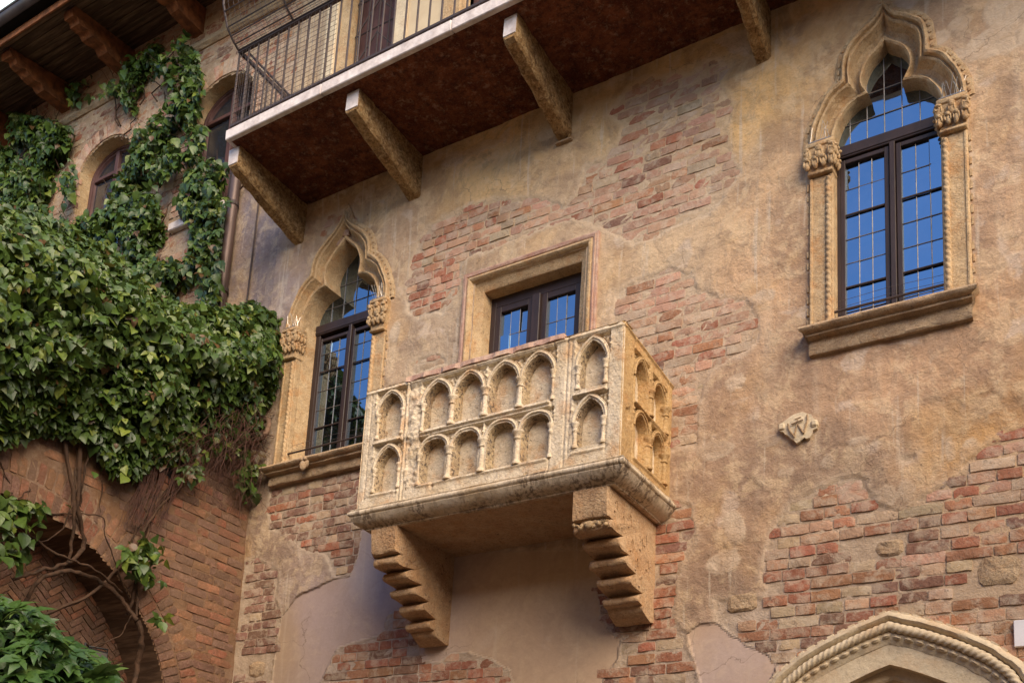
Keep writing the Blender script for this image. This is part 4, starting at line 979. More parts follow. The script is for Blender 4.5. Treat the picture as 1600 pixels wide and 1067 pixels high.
# ---------------------------------------------------------------- terrace above: slab, beams, railing
ter = tag(empty('terrace_balcony', (-3, 0, 7.78)), 'long upper balcony with red-brown underside, stone beams and a wire mesh railing', 'balcony')
TX0, TX1, TY = -6.235, .9, -.955
u, v = np.meshgrid(np.linspace(TX0+.03, TX1, 180), np.linspace(TY+.047, .0, 26)); U = u.ravel(); Vv = v.ravel()
hh = 7.785-.006*n2(U, Vv, 5, 5, 70)-.003*n2(U, Vv, 20, 3, 71); V = np.c_[U, Vv, hh]; i = (np.arange(25)[:, None]*180+np.arange(179)[None]).ravel()
ob('soffit', mesh('soffit', V, np.c_[i, i+180, i+181, i+1], M['soffit'], True), ter)
b = MB(); b.box(TX0+.03, TX1, TY+.05, .0, 7.80, 7.865); b.build('slab', M['soffit'], ter)
x = TX0; first = True
for L in (1.05, 1.22, 1.12, 1.30, 1.16, 1.28):
    b = MB(); b.bbox(x+.0015, min(x+L, TX1)-.0015, TY, TY+.045, 7.780, 7.872, .006); b.build('edge_stone', M['white_stone'], ter, wob=.003); x += L
b = MB(); b.bbox(TX0, TX0+.035, TY+.047, 0, 7.780, 7.872, .006); b.build('edge_stone', M['white_stone'], ter, wob=.003)
b = MB(); b.box(TX0+.035, TX1, TY+.047, 0, 7.865, 7.900); b.build('terrace_floor', M['tile'], ter)
def beam(xa, xb, ztip=7.60):
    me = MB(); ys = np.linspace(-.845, 0, 22); m = 5; V = []
    for y in ys:
        t = (y+.845)/.845; zb_ = ztip-(ztip-7.395)*t
        if y < -.82: zb_ += .01
        ch = .018
        for (px_, pz_) in ((xa, 7.782), (xa, zb_+ch), (xa+ch, zb_), (xb-ch, zb_), (xb, zb_+ch), (xb, 7.782)): V.append((px_, y, pz_))
    k = 6; V = np.array(V); W_ = V.copy(); nn = noise3(W_, 22); W_[:, 0] += nn*.006*(abs(W_[:, 0]-(xa+xb)/2) > .01); W_[:, 2] += noise3(W_+5, 18)*.008*(W_[:, 2] < 7.77)
    me.add(W_, [(i*k+j, i*k+(j+1) % k, (i+1)*k+(j+1) % k, (i+1)*k+j) for i in range(len(ys)-1) for j in range(k)]+[tuple(range(k)), tuple((len(ys)-1)*k+q for q in range(k))[::-1]])
    root = me.build('beam', M['tufa'], ter, wob=.004)
    c = MB(); c.add([(xa+.004, -.852, 7.775), (xb-.004, -.852, 7.775), (xb-.004, -.852, ztip+.03), (xa+.004, -.852, ztip+.03), (xa+.004, -.84, 7.775), (xb-.004, -.84, 7.775), (xb-.004, -.84, ztip+.025), (xa+.004, -.84, ztip+.025)],
                  [(0, 1, 2, 3), (0, 4, 5, 1), (1, 5, 6, 2), (2, 6, 7, 3), (3, 7, 4, 0)])
    o = c.build('beam_end', M['white_stone'], None, wob=.002); o.parent = root; return root
for xa, xb in ((-6.285, -6.17), (-5.01, -4.885), (-3.585, -3.475), (-2.045, -1.95), (-.55, -.44)): beam(xa, xb)
b = MB(); b.bbox(-3.60, -3.46, -.05, 0, 7.372, 7.388, .003); b.build('bearing_slate', M['sill'], ter)
# railing
RY = -.93; zt0 = 8.63
rl = MB(); rl.bbox(TX0+.02, TX1, RY-.016, RY+.016, zt0-.016, zt0+.018, .003); rl.build('top_rail', M['rail_iron'], ter)
rl = MB(); rl.bbox(TX0+.02, TX1, RY-.012, RY+.012, 7.90, 7.925, .003); rl.build('bottom_rail', M['rail_iron'], ter)
rl = MB(); rl.bbox(TX0+.02, TX0+.045, RY+.018, 0, zt0-.016, zt0+.018, .003); rl.bbox(TX0+.02, TX0+.04, RY+.014, 0, 7.90, 7.925, .003); rl.build('side_rail', M['rail_iron'], ter)
bme = None
def copyobj(o, loc, parent):
    c = o.copy(); c.location = loc; col.objects.link(c); return c
x = TX0+.03; nb = 0; bar = MB(); bar.tube([(0, 0, 7.88), (0, 0, zt0-.01)], .0085, 6); bar0 = bar.build('baluster', M['rail_iron'], ter); bar0.location = (x, RY, 0)
while x < TX1-.1:
    x += .112; copyobj(bar0, (x, RY, 0), ter)
for y in np.arange(RY+.11, -.05, .11): copyobj(bar0, (TX0+.03, y, 0), ter)
# leaning wire basket above the rail
def bask(t):                                          # profile (y, z)
    return [(RY, zt0), (RY-.03, zt0-.04+.05), (RY-.10, 8.68), (RY-.16, 8.74), (RY-.225, 8.90), (RY-.25, 9.15), (RY-.24, 9.45)]
bp = bask(0)
for xx in np.arange(TX0+.03, TX1, .62):
    m_ = MB(); m_.tube([(xx, y, z_) for y, z_ in bp], .010, 6); m_.build('basket_bracket', M['rail_iron'], ter)
m_ = MB()
ext = spline([[(y, z_) for y, z_ in bp]], 4)
for y, z_ in ext[::3]: m_.tube([(TX0+.03, y, z_), (TX1, y, z_)], .0055, 5)
m_.build('basket_rods', M['rail_iron'], ter)
m_ = MB()
for xx in np.arange(TX0+.03, TX1, .055): m_.tube([(xx, y-.004, z_) for y, z_ in bp], .0018, 3, caps=False)
for y, z_ in ext: m_.tube([(TX0+.03, y-.004, z_), (TX1, y-.004, z_)], .0018, 3, caps=False)
for xx in np.arange(TX0+.03, -5.1, .045): m_.tube([(xx, RY-.012, 7.9), (xx, RY-.012, zt0)], .0016, 3, caps=False)
for z_ in np.arange(7.93, zt0, .045): m_.tube([(TX0+.03, RY-.012, z_), (-5.1, RY-.012, z_)], .0016, 3, caps=False)
for yy in np.arange(RY, 0, .045): m_.tube([(TX0+.025, yy, 7.9), (TX0+.025, yy, 8.62)], .0016, 3, caps=False)
for z_ in np.arange(7.93, zt0, .045): m_.tube([(TX0+.025, RY, z_), (TX0+.025, 0, z_)], .0016, 3, caps=False)
m_.build('wire_mesh', M['wire'], ter)
for dx in (0, .05):
    m_ = MB(); m_.tube([(TX0+.06+dx, RY+.03, 8.61), (-5.60+dx, RY+.03, 7.93)], .011, 6); m_.build('brace', M['iron'], ter)

# upper floor of the facade behind the railing
up = tag(empty('terrace_door', (-5.66, 0, 7.9), house), 'terrace door with pale stone jambs behind the upper railing')
for a, b_ in ((-6.14, -6.0), (-5.31, -5.17)):
    m_ = MB(); m_.bbox(a, b_, -.06, .10, 7.9, 10.2, .008); m_.build('jamb', M['pale'], up, wob=.003)
m_ = MB(); m_.bbox(-6.0, -5.87, -.015, .12, 7.9, 10.2, .005); m_.build('inner_jamb', M['window_stone'], up)
m_ = MB(); m_.box(-5.87, -5.31, .14, .18, 7.9, 10.2); m_.build('door_leaf', M['purple_frame'], up)
m_ = MB()
for xx in np.linspace(-5.84, -5.34, 5): m_.tube([(xx, .06, 7.95), (xx, .06, 10.2)], .008, 6)
for zz in np.arange(8.05, 10.2, .35):
    m_.tube([(-5.86, .06, zz), (-5.6, .06, zz+.3)], .007, 5); m_.tube([(-5.6, .06, zz+.3), (-5.34, .06, zz)], .007, 5); m_.tube([(-5.86, .06, zz), (-5.34, .06, zz)], .007, 5)
m_.build('door_grille', M['rail_iron'], up)
m_ = MB(); m_.bbox(-5.17, -4.80, -.035, .06, 7.9, 10.2, .006); m_.build('cream_pilaster', M['pink_door_plaster'], house)
m_ = MB(); m_.bbox(-4.80, -4.60, -.05, .10, 7.9, 10.2, .006); m_.build('jamb', M['window_stone'], house)
m_ = MB(); m_.box(-4.60, -3.9, .14, .18, 7.9, 10.2); m_.build('shutter_leaf', M['purple_frame'], house)

# ---------------------------------------------------------------- unseen neighbour houses, added to block low light under the balconies
op = tag(empty('added_opposite_house', (-3, -14, 0)), 'plain plastered house closing the courtyard opposite, unseen, added to block low sky light', 'house')
m_ = MB(); m_.box(-18, 12, -20, -14, 0, 9.6); m_.build('wall', M['corbel'], op)
for x in (-14, -10, -6, -2, 2, 6):
    for zz in (1.4, 4.6, 7.2): m_ = MB(); m_.bbox(x, x+1.0, -14.02, -13.97, zz, zz+1.6, .01); m_.build('shutter', M['purple_frame'], op)
rh = tag(empty('added_right_house', (10, -7, 0)), 'plain plastered house closing the courtyard at the right, unseen, added to block low light', 'house')
m_ = MB(); m_.box(9, 14, -13.98, -.2, 0, 9.0); m_.build('wall', M['pale'], rh)
for y in (-12, -9, -6, -3):
    for zz in (1.4, 4.6): m_ = MB(); m_.bbox(8.97, 9.02, y, y+1.0, zz, zz+1.6, .01); m_.build('shutter', M['purple_frame'], rh)

# ---------------------------------------------------------------- relief and plaque
rel = tag(empty('stone_relief', (-1.75, 0, 4.6)), 'small broken pale stone crest with carved letters on the bare plaster', 'relief')
RP = [(-1.860, 4.715), (-1.823, 4.735), (-1.782, 4.759), (-1.726, 4.766), (-1.690, 4.745), (-1.668, 4.738), (-1.652, 4.705), (-1.635, 4.694), (-1.635, 4.640), (-1.662, 4.630), (-1.664, 4.614), (-1.680, 4.586), (-1.700, 4.583), (-1.722, 4.600), (-1.742, 4.574), (-1.759, 4.566), (-1.775, 4.580), (-1.785, 4.605), (-1.811, 4.629), (-1.830, 4.640), (-1.841, 4.659), (-1.862, 4.668)]
m_ = MB(); m_.prism_y(RP, -.048, -.005); m_.blob((-1.75, -.044, 4.665), (.066, .012, .088), 14, 10); m_.build('crest_plate', M['pale'], rel, wob=.004)
m_ = MB()
def stroke(pts, w_=.0058, y=-.059): m_.tube([(a, y, b) for a, b in pts], w_, 6)
stroke([(-1.808, 4.700), (-1.795, 4.650), (-1.770, 4.610)]); stroke([(-1.770, 4.605), (-1.752, 4.690)]); stroke([(-1.752, 4.690), (-1.715, 4.620)]); stroke([(-1.712, 4.618), (-1.688, 4.700), (-1.690, 4.735)])
stroke([(-1.785, 4.690), (-1.715, 4.704)], .005, -.064); stroke([(-1.765, 4.722), (-1.730, 4.730)], .004, -.054); stroke([(-1.750, 4.728), (-1.750, 4.700)], .004, -.054)
m_.build('carved_letters', M['sill'], rel, True, wob=.002)
m_ = MB(); m_.bbox(-1.868, -1.830, -.060, -.01, 4.672, 4.712, .006); m_.bbox(-1.672, -1.630, -.062, -.01, 4.650, 4.694, .010); m_.build('scroll_end', M['pale'], rel, wob=.003)
m_ = MB(); m_.bbox(-.605, -.20, -.030, -.003, 3.180, 3.325, .003)
tag(m_.build('wall_plaque', M['plaque']), 'plain white plaque on the bricks right of the pointed doorway', 'plaque')

# ---------------------------------------------------------------- side wall with the archway
AC, AZ, AR = -2.10, 2.72, 1.50                         # arch centre (y, z) and radius
LX = -6.49
def lh(Y, Z):
    H = .004+.004*n2(Y, Z, 6, 4, 80)+.003*n2(Y, Z, 20, 3, 81)
    pl = sstep(-.05, .25, n2(Y, Z, 1.7, 4, 82)+.45*sstep(-1.0, -1.6, Y)+.35*sstep(4.5, 4.9, Z)-.25)
    H = H+.006*pl
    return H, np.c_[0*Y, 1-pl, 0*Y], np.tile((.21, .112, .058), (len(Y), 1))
def in_arch(Y, Z): return (np.hypot(Y-AC, Z-AZ) < AR) & (Z > AZ) | ((abs(Y-AC) < AR) & (Z <= AZ))
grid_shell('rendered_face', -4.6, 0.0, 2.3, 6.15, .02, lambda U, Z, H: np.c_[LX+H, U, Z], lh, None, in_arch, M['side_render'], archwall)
m_ = MB(); m_.box(LX-.6, LX-.004, -.75, -.0, 0, 2.3); m_.box(LX-.6, LX-.004, -4.6, -3.55, 0, 2.3); m_.build('wall_base', M['corbel'], archwall)
m_ = MB(); m_.box(LX-.55, LX, -4.6, 0, 6.15, 6.2); m_.build('wall_top', M['sill'], archwall)
m_ = MB(); P = [(AC+AR*math.cos(a), AZ+AR*math.sin(a)) for a in np.linspace(0, math.pi, 40)]
P = [(AC+AR, 0)]+P+[(AC-AR, 0)]
m_.add([(LX+dx, a, b) for dx in (.004, -.45) for a, b in P], [(i, i+1, len(P)+i+1, len(P)+i) for i in range(len(P)-1)]); m_.build('archway_soffit', M['eave_wood'], archwall)
grid_shell('archway_back', -3.7, -.4, 0, 4.5, .03, lambda U, Z, H: np.c_[LX-.42+H, U, Z], lambda Y, Z: (.004*n2(Y, Z, 9, 4, 83), np.c_[0*Y, .8+0*Y, 0*Y], np.tile((.20, .12, .08), (len(Y), 1))), None, lambda a, b: a < -99, M['side_render'], archwall)
items = []; r_ = random.Random(9); X_ = (1, 0, 0)
z = 2.5; row = 0
while z < 5.3:                                         # coursed bricks between the arch ring and the corner
    y = -.01-(row % 2)*.06-r_.uniform(0, .02); row += 1
    while y > -3.6:
        l = r_.choice([.235, .24, .235, .12, .18]); cy = y-l/2; d = math.hypot(cy-AC, z+.035-AZ)
        if d > AR+.36 or (z+.035 < AZ and abs(cy-AC) > AR+.36):
            hid = float(lh(np.array([cy]), np.array([z]))[1][0, 1])
            if cy > -3.6 and (hid > .2 or r_.random() < .8):
                items.append(((LX-.010+r_.uniform(0, .004)+(.006 if hid < .5 else 0), cy, z+.035), (0, 1, 0), X_, (l-.012, .04, .060), bcol('warm', r_)))
        y -= l
    z += .0725
a = math.radians(-2)
while a < math.radians(178):                           # two rings of voussoir bricks
    for q, (r0, r1) in enumerate(((AR+.004, AR+.165), (AR+.175, AR+.335))):
        aa = a+(.018 if q else 0); rm = (r0+r1)/2
        c = (LX-.006+r_.uniform(0, .005), AC+rm*math.cos(aa), AZ+rm*math.sin(aa))
        items.append((c, (0, math.cos(aa), math.sin(aa)), X_, (r1-r0-.008, .04, .055), bcol('warm', r_)))
    a += .068/(AR+.17)
lay_bricks(items, archwall, 300, shaded=True)
items = []                                             # herringbone on the back of the archway
for i in range(-2, 34):
    for j in range(0, 44):
        cy = -.5-i*.105; z_ = 2.0+j*.062
        if math.hypot(cy-AC, z_-AZ) > AR+.15 or z_ > 4.3: continue
        s_ = 1 if i % 2 else -1; aa = math.radians(40)*s_
        items.append(((LX-.425+r_.uniform(0, .006), cy, z_+(.03 if i % 2 else 0)), (0, math.cos(aa), math.sin(aa)), X_, (.125, .03, .040), bcol('warm', r_)))
lay_bricks(items, archwall, 0, shaded=True)
# corner: square iron grate under the ivy
m_ = MB(); m_.bbox(LX-.001, LX+.012, -.98, -.84, 4.82, 4.96, .003)
for k in range(4): m_.tube([(LX+.016, -.96+.032*k, 4.83), (LX+.016, -.96+.032*k, 4.95)], .004, 5)
tag(m_.build('vent_grate', M['lamp_metal']), 'small dark square vent grate in the brick wall under the hanging roots', 'vent')
# floodlight inside the archway
fl = tag(empty('floodlight', (LX-.35, -1.6, 3.2)), 'small black floodlight mounted inside the brick archway', 'floodlight')
h = hit(150, 1027, 0, LX-.30); fy, fz = h[1], h[2]
m_ = MB(); m_.bbox(LX-.36, LX-.27, fy-.09, fy+.09, fz-.06, fz+.06, .012); m_.build('housing', M['lamp_metal'], fl)
m_ = MB(); m_.bbox(LX-.268, LX-.262, fy-.07, fy+.07, fz-.045, fz+.045, .002); m_.build('front_glass', M['lamp_glass'], fl)
m_ = MB(); m_.tube([(LX-.31, fy-.10, fz), (LX-.31, fy-.10, fz+.09), (LX-.41, fy, fz+.10), (LX-.31, fy+.10, fz+.09), (LX-.31, fy+.10, fz)], .008, 6); m_.build('bracket', M['lamp_metal'], fl)
# terracotta ring by the left window
m_ = MB(); c = np.array(hit(408, 672, 1, -.10)); R1 = .105
m_.tube([(c[0]+R1*math.cos(a)*.8, c[1]+.03*math.sin(a), c[2]+R1*math.sin(a)) for a in np.linspace(0, 2*math.pi, 22)], .022, 8)
tag(m_.build('terracotta_ring', M['terracotta'], None, True, wob=.004), 'round terracotta ring among the hanging roots beside the left window sill', 'ring')

# ---------------------------------------------------------------- ivy-covered house at the upper left
def wh(X, Z):
    H = .014+.006*n2(X, Z, 5, 4, 90)+.004*n2(X, Z, 16, 3, 91)
    g = sstep(-7.25, -6.95, X)*sstep(8.8, 8.2, Z)
    brk = (1-g)*.55
    C = np.tile((.38, .235, .135), (len(X), 1))*(1-g)[:, None]+np.array((.27, .22, .22))*g[:, None]
    low = sstep(9.0, 8.2, Z)[:, None]*(1-g)[:, None]*.5; C = C*(1-low)+np.array((.38, .27, .18))*low
    return H, np.c_[0*X, brk, 0*X], C
UW = [(-9.30, .435, 8.2, 9.38, 9.70), (-7.50, .435, 8.2, 9.38, 9.70)]       # (centre, half width, sill, spring, crown)
def uw_in(X, Z, grow=0):
    h = np.zeros(len(X), bool)
    for c, w_, zb, zs, za in UW:
        a = za-zs+grow; h |= (abs(X-c) < w_+grow) & (Z > zb) & ((Z < zs) | (((X-c)/(w_+grow))**2+((Z-zs)/a)**2 < 1))
    return h
grid_shell('brick_wall', -14.0, -6.49, 5.6, 11.3, .022, lambda U, Z, H: np.c_[U, -H, Z], wh, None, lambda X, Z: uw_in(X, Z, -.01), M['plaster'], ivyhouse)
m_ = MB(); m_.box(-14, -6.55, .5, 6, 0, 11.3); m_.build('building_core', M['dark'], ivyhouse)
m_ = MB(); m_.box(-14, -6.50, .0, .4, 0, 5.6); m_.build('lower_wall', M['corbel'], ivyhouse)
items = []; r_ = random.Random(21); z = 7.0; row = 0
while z < 11.0:
    x = -13+r_.uniform(0, .2); row += 1
    while x < -6.6:
        l = r_.choice([.24, .245, .12, .235]); cxm = x+l/2
        X = np.array([cxm]); Zq = np.array([z+.035])
        if not uw_in(X, Zq, .20)[0] and not (cxm > -7.2 and z < 8.5) and r_.random() < .8 and not (10.2 < z < 10.33):
            items.append(((cxm, .008-r_.uniform(.004, .009), z+.035), (1, 0, 0), (0, -1, 0), (l-.012, .04, .058), tuple(.8*q for q in bcol('rosy', r_))))
        x += l
    z += .0725
for c, w_, zb, zs, za in UW:                          # arch rings and jamb bricks
    for k in range(-13, 14):
        t = k/13*math.radians(88); ex, ez = (w_+.095)*math.sin(t), (za-zs+.095)*math.cos(t); n_ = np.array([math.sin(t), 0, math.cos(t)])
        items.append(((c+ex, -.010, zs+ez), n_, (0, -1, 0), (.17, .045, .060), bcol('pale', r_)))
    for sd in (-1, 1):
        for k in range(15): items.append(((c+sd*(w_+.07), -.006, zs-.05-.0725*k), (1, 0, 0), (0, -1, 0), (.12 if k % 2 else .16, .04, .060), bcol('pale', r_)))
lay_bricks(items, ivyhouse, 300)
m_ = MB(); xs = np.linspace(-14, -6.5, 60); V = []
for x in xs:
    zz = 10.24-.03*(x+10)/3
    for yy, dz in ((0, .05), (-.05, .045), (-.06, .0), (-.03, -.03), (0, -.03)): V.append((x, yy, zz+dz))
m_.add(V, [(i*5+j, i*5+j+1, i*5+5+j+1, i*5+5+j) for i in range(59) for j in range(4)]); m_.build('string_course', M['sill'], ivyhouse, wob=.008)
for (c, w_, zb, zs, za), lab in zip(UW, ('round-headed window between two curtains of ivy', 'round-headed window next to the end of the mesh railing')):
    rt = tag(empty('round_headed_window', (c, 0, zb), ivyhouse), lab)
    arc = [(c-w_, zb)]+[(c-w_*math.cos(t), zs+(za-zs)*math.sin(t)) for t in np.linspace(0, math.pi, 22)]+[(c+w_, zb)]; A = np.array(arc)
    m_ = MB(); sweep(m_, A, [(.012, -.012), (0, -.016), (-.004, .0), (-.008, .17)]); m_.build('reveal', M['window_stone'], rt, True, wob=.004)
    m_ = MB(); sweep(m_, A, [(.0, .17), (.0, .125), (-.035, .120), (-.040, .135), (-.060, .135), (-.066, .15), (-.075, .165)]); m_.build('window_frame', M['purple_frame'], rt)
    m_ = MB(); m_.bbox(c-.03, c+.03, .12, .17, zb, za-.05, .004); m_.build('mullion', M['purple_frame'], rt)
    for zz in (zb+.62, zs+.02): m_ = MB(); m_.bbox(c-w_+.07, c+w_-.07, .125, .17, zz-.02, zz+.02, .004); m_.build('glazing_bar', M['purple_frame'], rt)
    for sd in (-1, 1):
        zz = [zb, zb+.62, zs+.02, za]
        for q in range(3): pane(rt, c+(sd > 0)*.03-(sd < 0)*(w_-.02), c+(sd > 0)*(w_-.02)-(sd < 0)*.03, zz[q], zz[q+1], .160, 'old_glass')
m_ = MB(); m_.bbox(-8.02, -7.24, -.07, .1, 8.10, 8.19, .01); m_.build('window_sill', M['white_stone'], ivyhouse, wob=.004)
m_ = MB(); m_.bbox(-9.82, -8.78, -.09, .1, 8.10, 8.19, .01); m_.build('window_sill', M['white_stone'], ivyhouse, wob=.004)
# eaves: boards, rafters, gutter
rf = empty('eaves', (-10, -.4, 10.7), ivyhouse)
def ez(y): return 10.73+.16*y
for k in range(9):
    y0 = -.90+k*.10; m_ = MB(); m_.add([(x, y, ez(y)+dz+r_.uniform(-.004, .004)) for x in (-14, -3.0) for y in (y0+.004, y0+.096) for dz in (0, .02)], [(0, 1, 3, 2), (4, 6, 7, 5), (0, 4, 5, 1), (2, 3, 7, 6), (0, 2, 6, 4), (1, 5, 7, 3)]); m_.build('eave_board', M['eave_wood'], rf)
m_ = MB(); m_.add([(x, y, ez(y)+.03) for x in (-14, -3.0) for y in (-1.0, .5)], [(0, 1, 3, 2)]); m_.add([(x, y, ez(y)+.09) for x in (-14, -3.0) for y in (-1.0, .5)], [(0, 1, 3, 2)]); m_.build('roof_deck', M['dark'], rf)
for x in (-12.35, -11.3, -10.2, -9.12, -8.0, -6.9):
    m_ = MB(); prof = [(0, 10.71), (-.78, 10.60), (-.80, 10.55), (-.77, 10.50), (-.72, 10.515), (-.69, 10.475), (-.62, 10.47), (-.58, 10.49), (-.54, 10.445), (-.46, 10.44), (-.40, 10.46), (-.34, 10.415), (-.2, 10.41), (0, 10.40)]
    m_.prism_x(prof, x-.075, x+.075); m_.build('rafter_end', M['red_wood'], rf, wob=.010)
m_ = MB(); V = []; nn = 9
for x in (-14, -3.0):
    for k in range(nn):
        a = math.pi*(1+k/(nn-1)); V.append((x, -.985+.085*math.cos(a), 10.69+.085*math.sin(a)))
m_.add(V, [(k, k+1, nn+k+1, nn+k) for k in range(nn-1)]); m_.add([(p[0], p[1], p[2]+.001) for p in V], [(k, nn+k, nn+k+1, k+1) for k in range(nn-1)])
m_.tube([(-14, -1.070, 10.69), (-3, -1.070, 10.69)], .012, 6); m_.build('gutter', M['gutter'], rf, True)
m_ = MB(); m_.bbox(-14, -3.0, -.905, -.885, 10.52, 10.60, .003); m_.build('fascia_board', M['red_wood'], rf)
m_ = MB(); m_.box(-14, -3.0, -1.068, -1.055, 10.703, 10.722); m_.build('copper_edge', M['copper'], rf)
for k in range(40):
    x = -14+k*.27; m_ = MB(); V = []
    for y in (-1.02, .3):
        for q in range(7):
            a = math.pi*q/6; V.append((x+.10*math.cos(a), y, ez(y)+.10+.055*math.sin(a)))
    m_.add(V, [(q, q+1, 7+q+1, 7+q) for q in range(6)]); m_.build('tile', M['tile'], rf, True)
# downpipe
dp = tag(empty('downpipe', (-7.09, -.06, 7)), 'brown metal downpipe on the grey plaster between the ivy and the terrace', 'drainpipe')
m_ = MB(); m_.tube([(-7.10, -.075, 6.2), (-7.09, -.075, 8.35), (-7.09, -.06, 8.45), (-7.09, .02, 8.52)], .050, 12); m_.build('pipe', M['pipe'], dp, True)
for zz in (7.15, 8.05): m_ = MB(); m_.lathe((-7.09, -.075, zz), [(.056, 0), (.058, .01), (.058, .03), (.056, .04)], 12); m_.build('pipe_clamp', M['iron'], dp)
m_ = MB(); m_.tube([(-6.80, -.03, 6.9), (-6.79, -.03, 8.4)], .008, 6); tag(m_.build('cable', M['iron']), 'thin dark cable running up the grey plaster beside the downpipe', 'cable')

# ---------------------------------------------------------------- climbing plants
def leaf_blade(L, w_, lobes, fold=.18, droop=.25):
    """a leaf from the origin along +x, veined fold down the middle; outline with lobes"""
    pts = [(0, 0)]; half = []
    if lobes == 0: half = [(.12, .26), (.32, .46), (.55, .44), (.78, .24)]
    elif lobes == 1: half = [(-.04, .30), (.10, .62), (.36, .36), (.50, .50), (.74, .26)]
    else: half = [(.06, .34), (.22, .56), (.34, .44), (.48, .52), (.62, .34), (.80, .20)]
    def z_(x, y): return fold*abs(y)*w_-droop*L*x*x
    V = [(0, 0, 0)]; n = len(half)
    for x, y in half: V.append((x*L, y*w_, z_(x, y)))
    V.append((L, 0, -droop*L))
    for x, y in half: V.append((x*L, -y*w_, z_(x, y)))
    mid = []
    for x in (.3, .65): mid.append(len(V)); V.append((x*L, 0, -droop*L*x*x))
    Fc = []
    a, b = mid
    R1 = list(range(1, n+1)); R2 = list(range(n+2, 2*n+2)); T = n+1; h = n//2
    Fc += [(0, a)+tuple(R1[:h][::-1]), (a, b)+tuple(R1[h-1:n-0][::-1][1:] if n > h+1 else R1[h-1:][::-1])]
    Fc = []
    Fc.append((0, a, *R1[:h][::-1])); Fc.append((a, b, *R1[h-1:-1][::-1])); Fc.append((b, T, R1[-1], R1[-2]))
    Fc.append((0, *R2[:h], a)); Fc.append((a, *R2[h-1:-1], b)); Fc.append((b, R2[-2], R2[-1], T))
    return np.array(V, float), Fc
def spray(kind, seed):
    """one leaf as it hangs: ivy = one lobed blade, creeper = three to five leaflets"""
    r = random.Random(seed)
    V = []; Fc = []; n0 = 0
    if kind == 'single': spec = [(0, 1.0, r.choice([0, 1, 2]))]
    elif kind == 'five': spec = [(a, s, 2) for a, s in ((0, 1.0), (48, .9), (-48, .9), (96, .66), (-96, .66))]
    else: spec = [(0, 1.0, 0), (62, .8, 0), (-62, .8, 0)]
    for a, s, lb in spec:
        v, f = leaf_blade(.1*s, (.085 if kind == 'single' else .055)*s*(1 if kind != 'five' else .8), lb, r.uniform(.1, .35), r.uniform(.1, .4)); a = math.radians(a+r.uniform(-6, 6)); c_, s_ = math.cos(a), math.sin(a)
        v = v@np.array([[c_, s_, 0], [-s_, c_, 0], [0, 0, 1]]); v[:, 2] += r.uniform(-.004, .004); V.append(v); Fc += [tuple(q+n0 for q in t) for t in f]; n0 += len(v)
    return np.vstack(V), Fc
def foliage(pts, outward, size, kinds, mat, parent, limit, r, upk=.0, spread=.95):
    """pts: positions; leaves face outward, tips hanging down. Largest in view are leaf objects"""
    lib = [spray(k, 100+i*7+j) for i, k in enumerate(kinds) for j in range(3)]
    mes = []
    for v, f in lib:
        me = mesh('leaf', v, f, mat, True); setcol(me, np.tile((0, 0, 0), (len(v), 1))); mes.append(me)
    S = [size*r.choice((.5, .7, .85, 1, 1.15, 1.35))*r.uniform(.85, 1.15) for _ in pts]
    out = np.asarray(outward, float)
    depth = [proj(p)[2] for p in pts]; front = [float(np.dot(p, out)) for p in pts]
    score = [s/d+.05*fr for s, d, fr in zip(S, depth, front)]
    lead = set(sorted(range(len(pts)), key=lambda i: -score[i])[:limit])
    V = []; Fc = []; C = []; n0 = 0
    for i, p in enumerate(pts):
        nrm = out+np.array([r.gauss(0, spread), r.gauss(0, spread), r.gauss(.25, spread*.8)]); nrm /= np.linalg.norm(nrm)
        tip = np.array([r.gauss(0, .5), r.gauss(0, .5), -1.0+upk]); tip -= nrm*(tip@nrm); tip /= np.linalg.norm(tip)+1e-9
        sd = np.cross(nrm, tip); A = np.column_stack([tip, sd, nrm])*(S[i]/.1); k = r.randrange(len(lib))
        if i in lead:
            o = bpy.data.objects.new('leaf', mes[k]); link(o, parent); o.matrix_basis = Matrix.Translation(Vector(p)) @ Matrix([list(map(float, q)) for q in A]).to_4x4()
        else:
            v, f = lib[k]; V.append(v@A.T+np.asarray(p)); Fc += [tuple(q+n0 for q in t) for t in f]; n0 += len(v); C.append(np.tile((r.random(), 0, 0), (len(v), 1)))
    if V:
        me = mesh('foliage', np.vstack(V), Fc, mat, True); setcol(me, np.vstack(C)); tag(ob('foliage', me, parent), kind='stuff')
def inpoly(x, y, poly): return polydist(np.array([x]), np.array([y]), poly)[0]
# the thick creeper on top of the side wall
HEDGE = [(-330,250),(-40,318),(0,322),(60,335),(130,365),(200,412),(260,465),(330,480),(400,470),(440,496),(452,556),(446,622),(412,636),(404,690),(378,650),(320,676),(290,705),(240,725),(215,748),(170,738),(160,700),(110,676),(60,670),(0,690),(-40,700),(-330,690)]
cre = tag(empty('creeper', (-6.4, -1.5, 0)), 'thick dark green creeper bulging over the brick archway wall', 'creeper')
r_ = random.Random(31); pts = []
N = 90000; Yc = rng.uniform(-4.2, -.02, N); Zc = rng.uniform(4.3, 7.0, N)
Dk = rng.random(N)
HW = np.array(LP(HEDGE[1:-1], -6.30)); HW[0, 0] = HW[-1, 0] = -4.6; D0 = polydist(Yc, Zc, HW)
B = np.clip(.10+.75*np.maximum(D0, 0), .08, .48); Xc = LX+.03+B*Dk**.5*(1+.55*n2(Yc, Zc, 3.6, 4, 99))
q = np.c_[Xc, Yc, Zc]-CAM; zz = q@_f; sx = PX+F*(q@_r)/zz; sy = PY-F*(q@_u)/zz
ds = polydist(sx+10*n2(Yc, Zc, 5, 3, 97), sy+10*n2(Yc, Zc, 6, 3, 98), HEDGE)
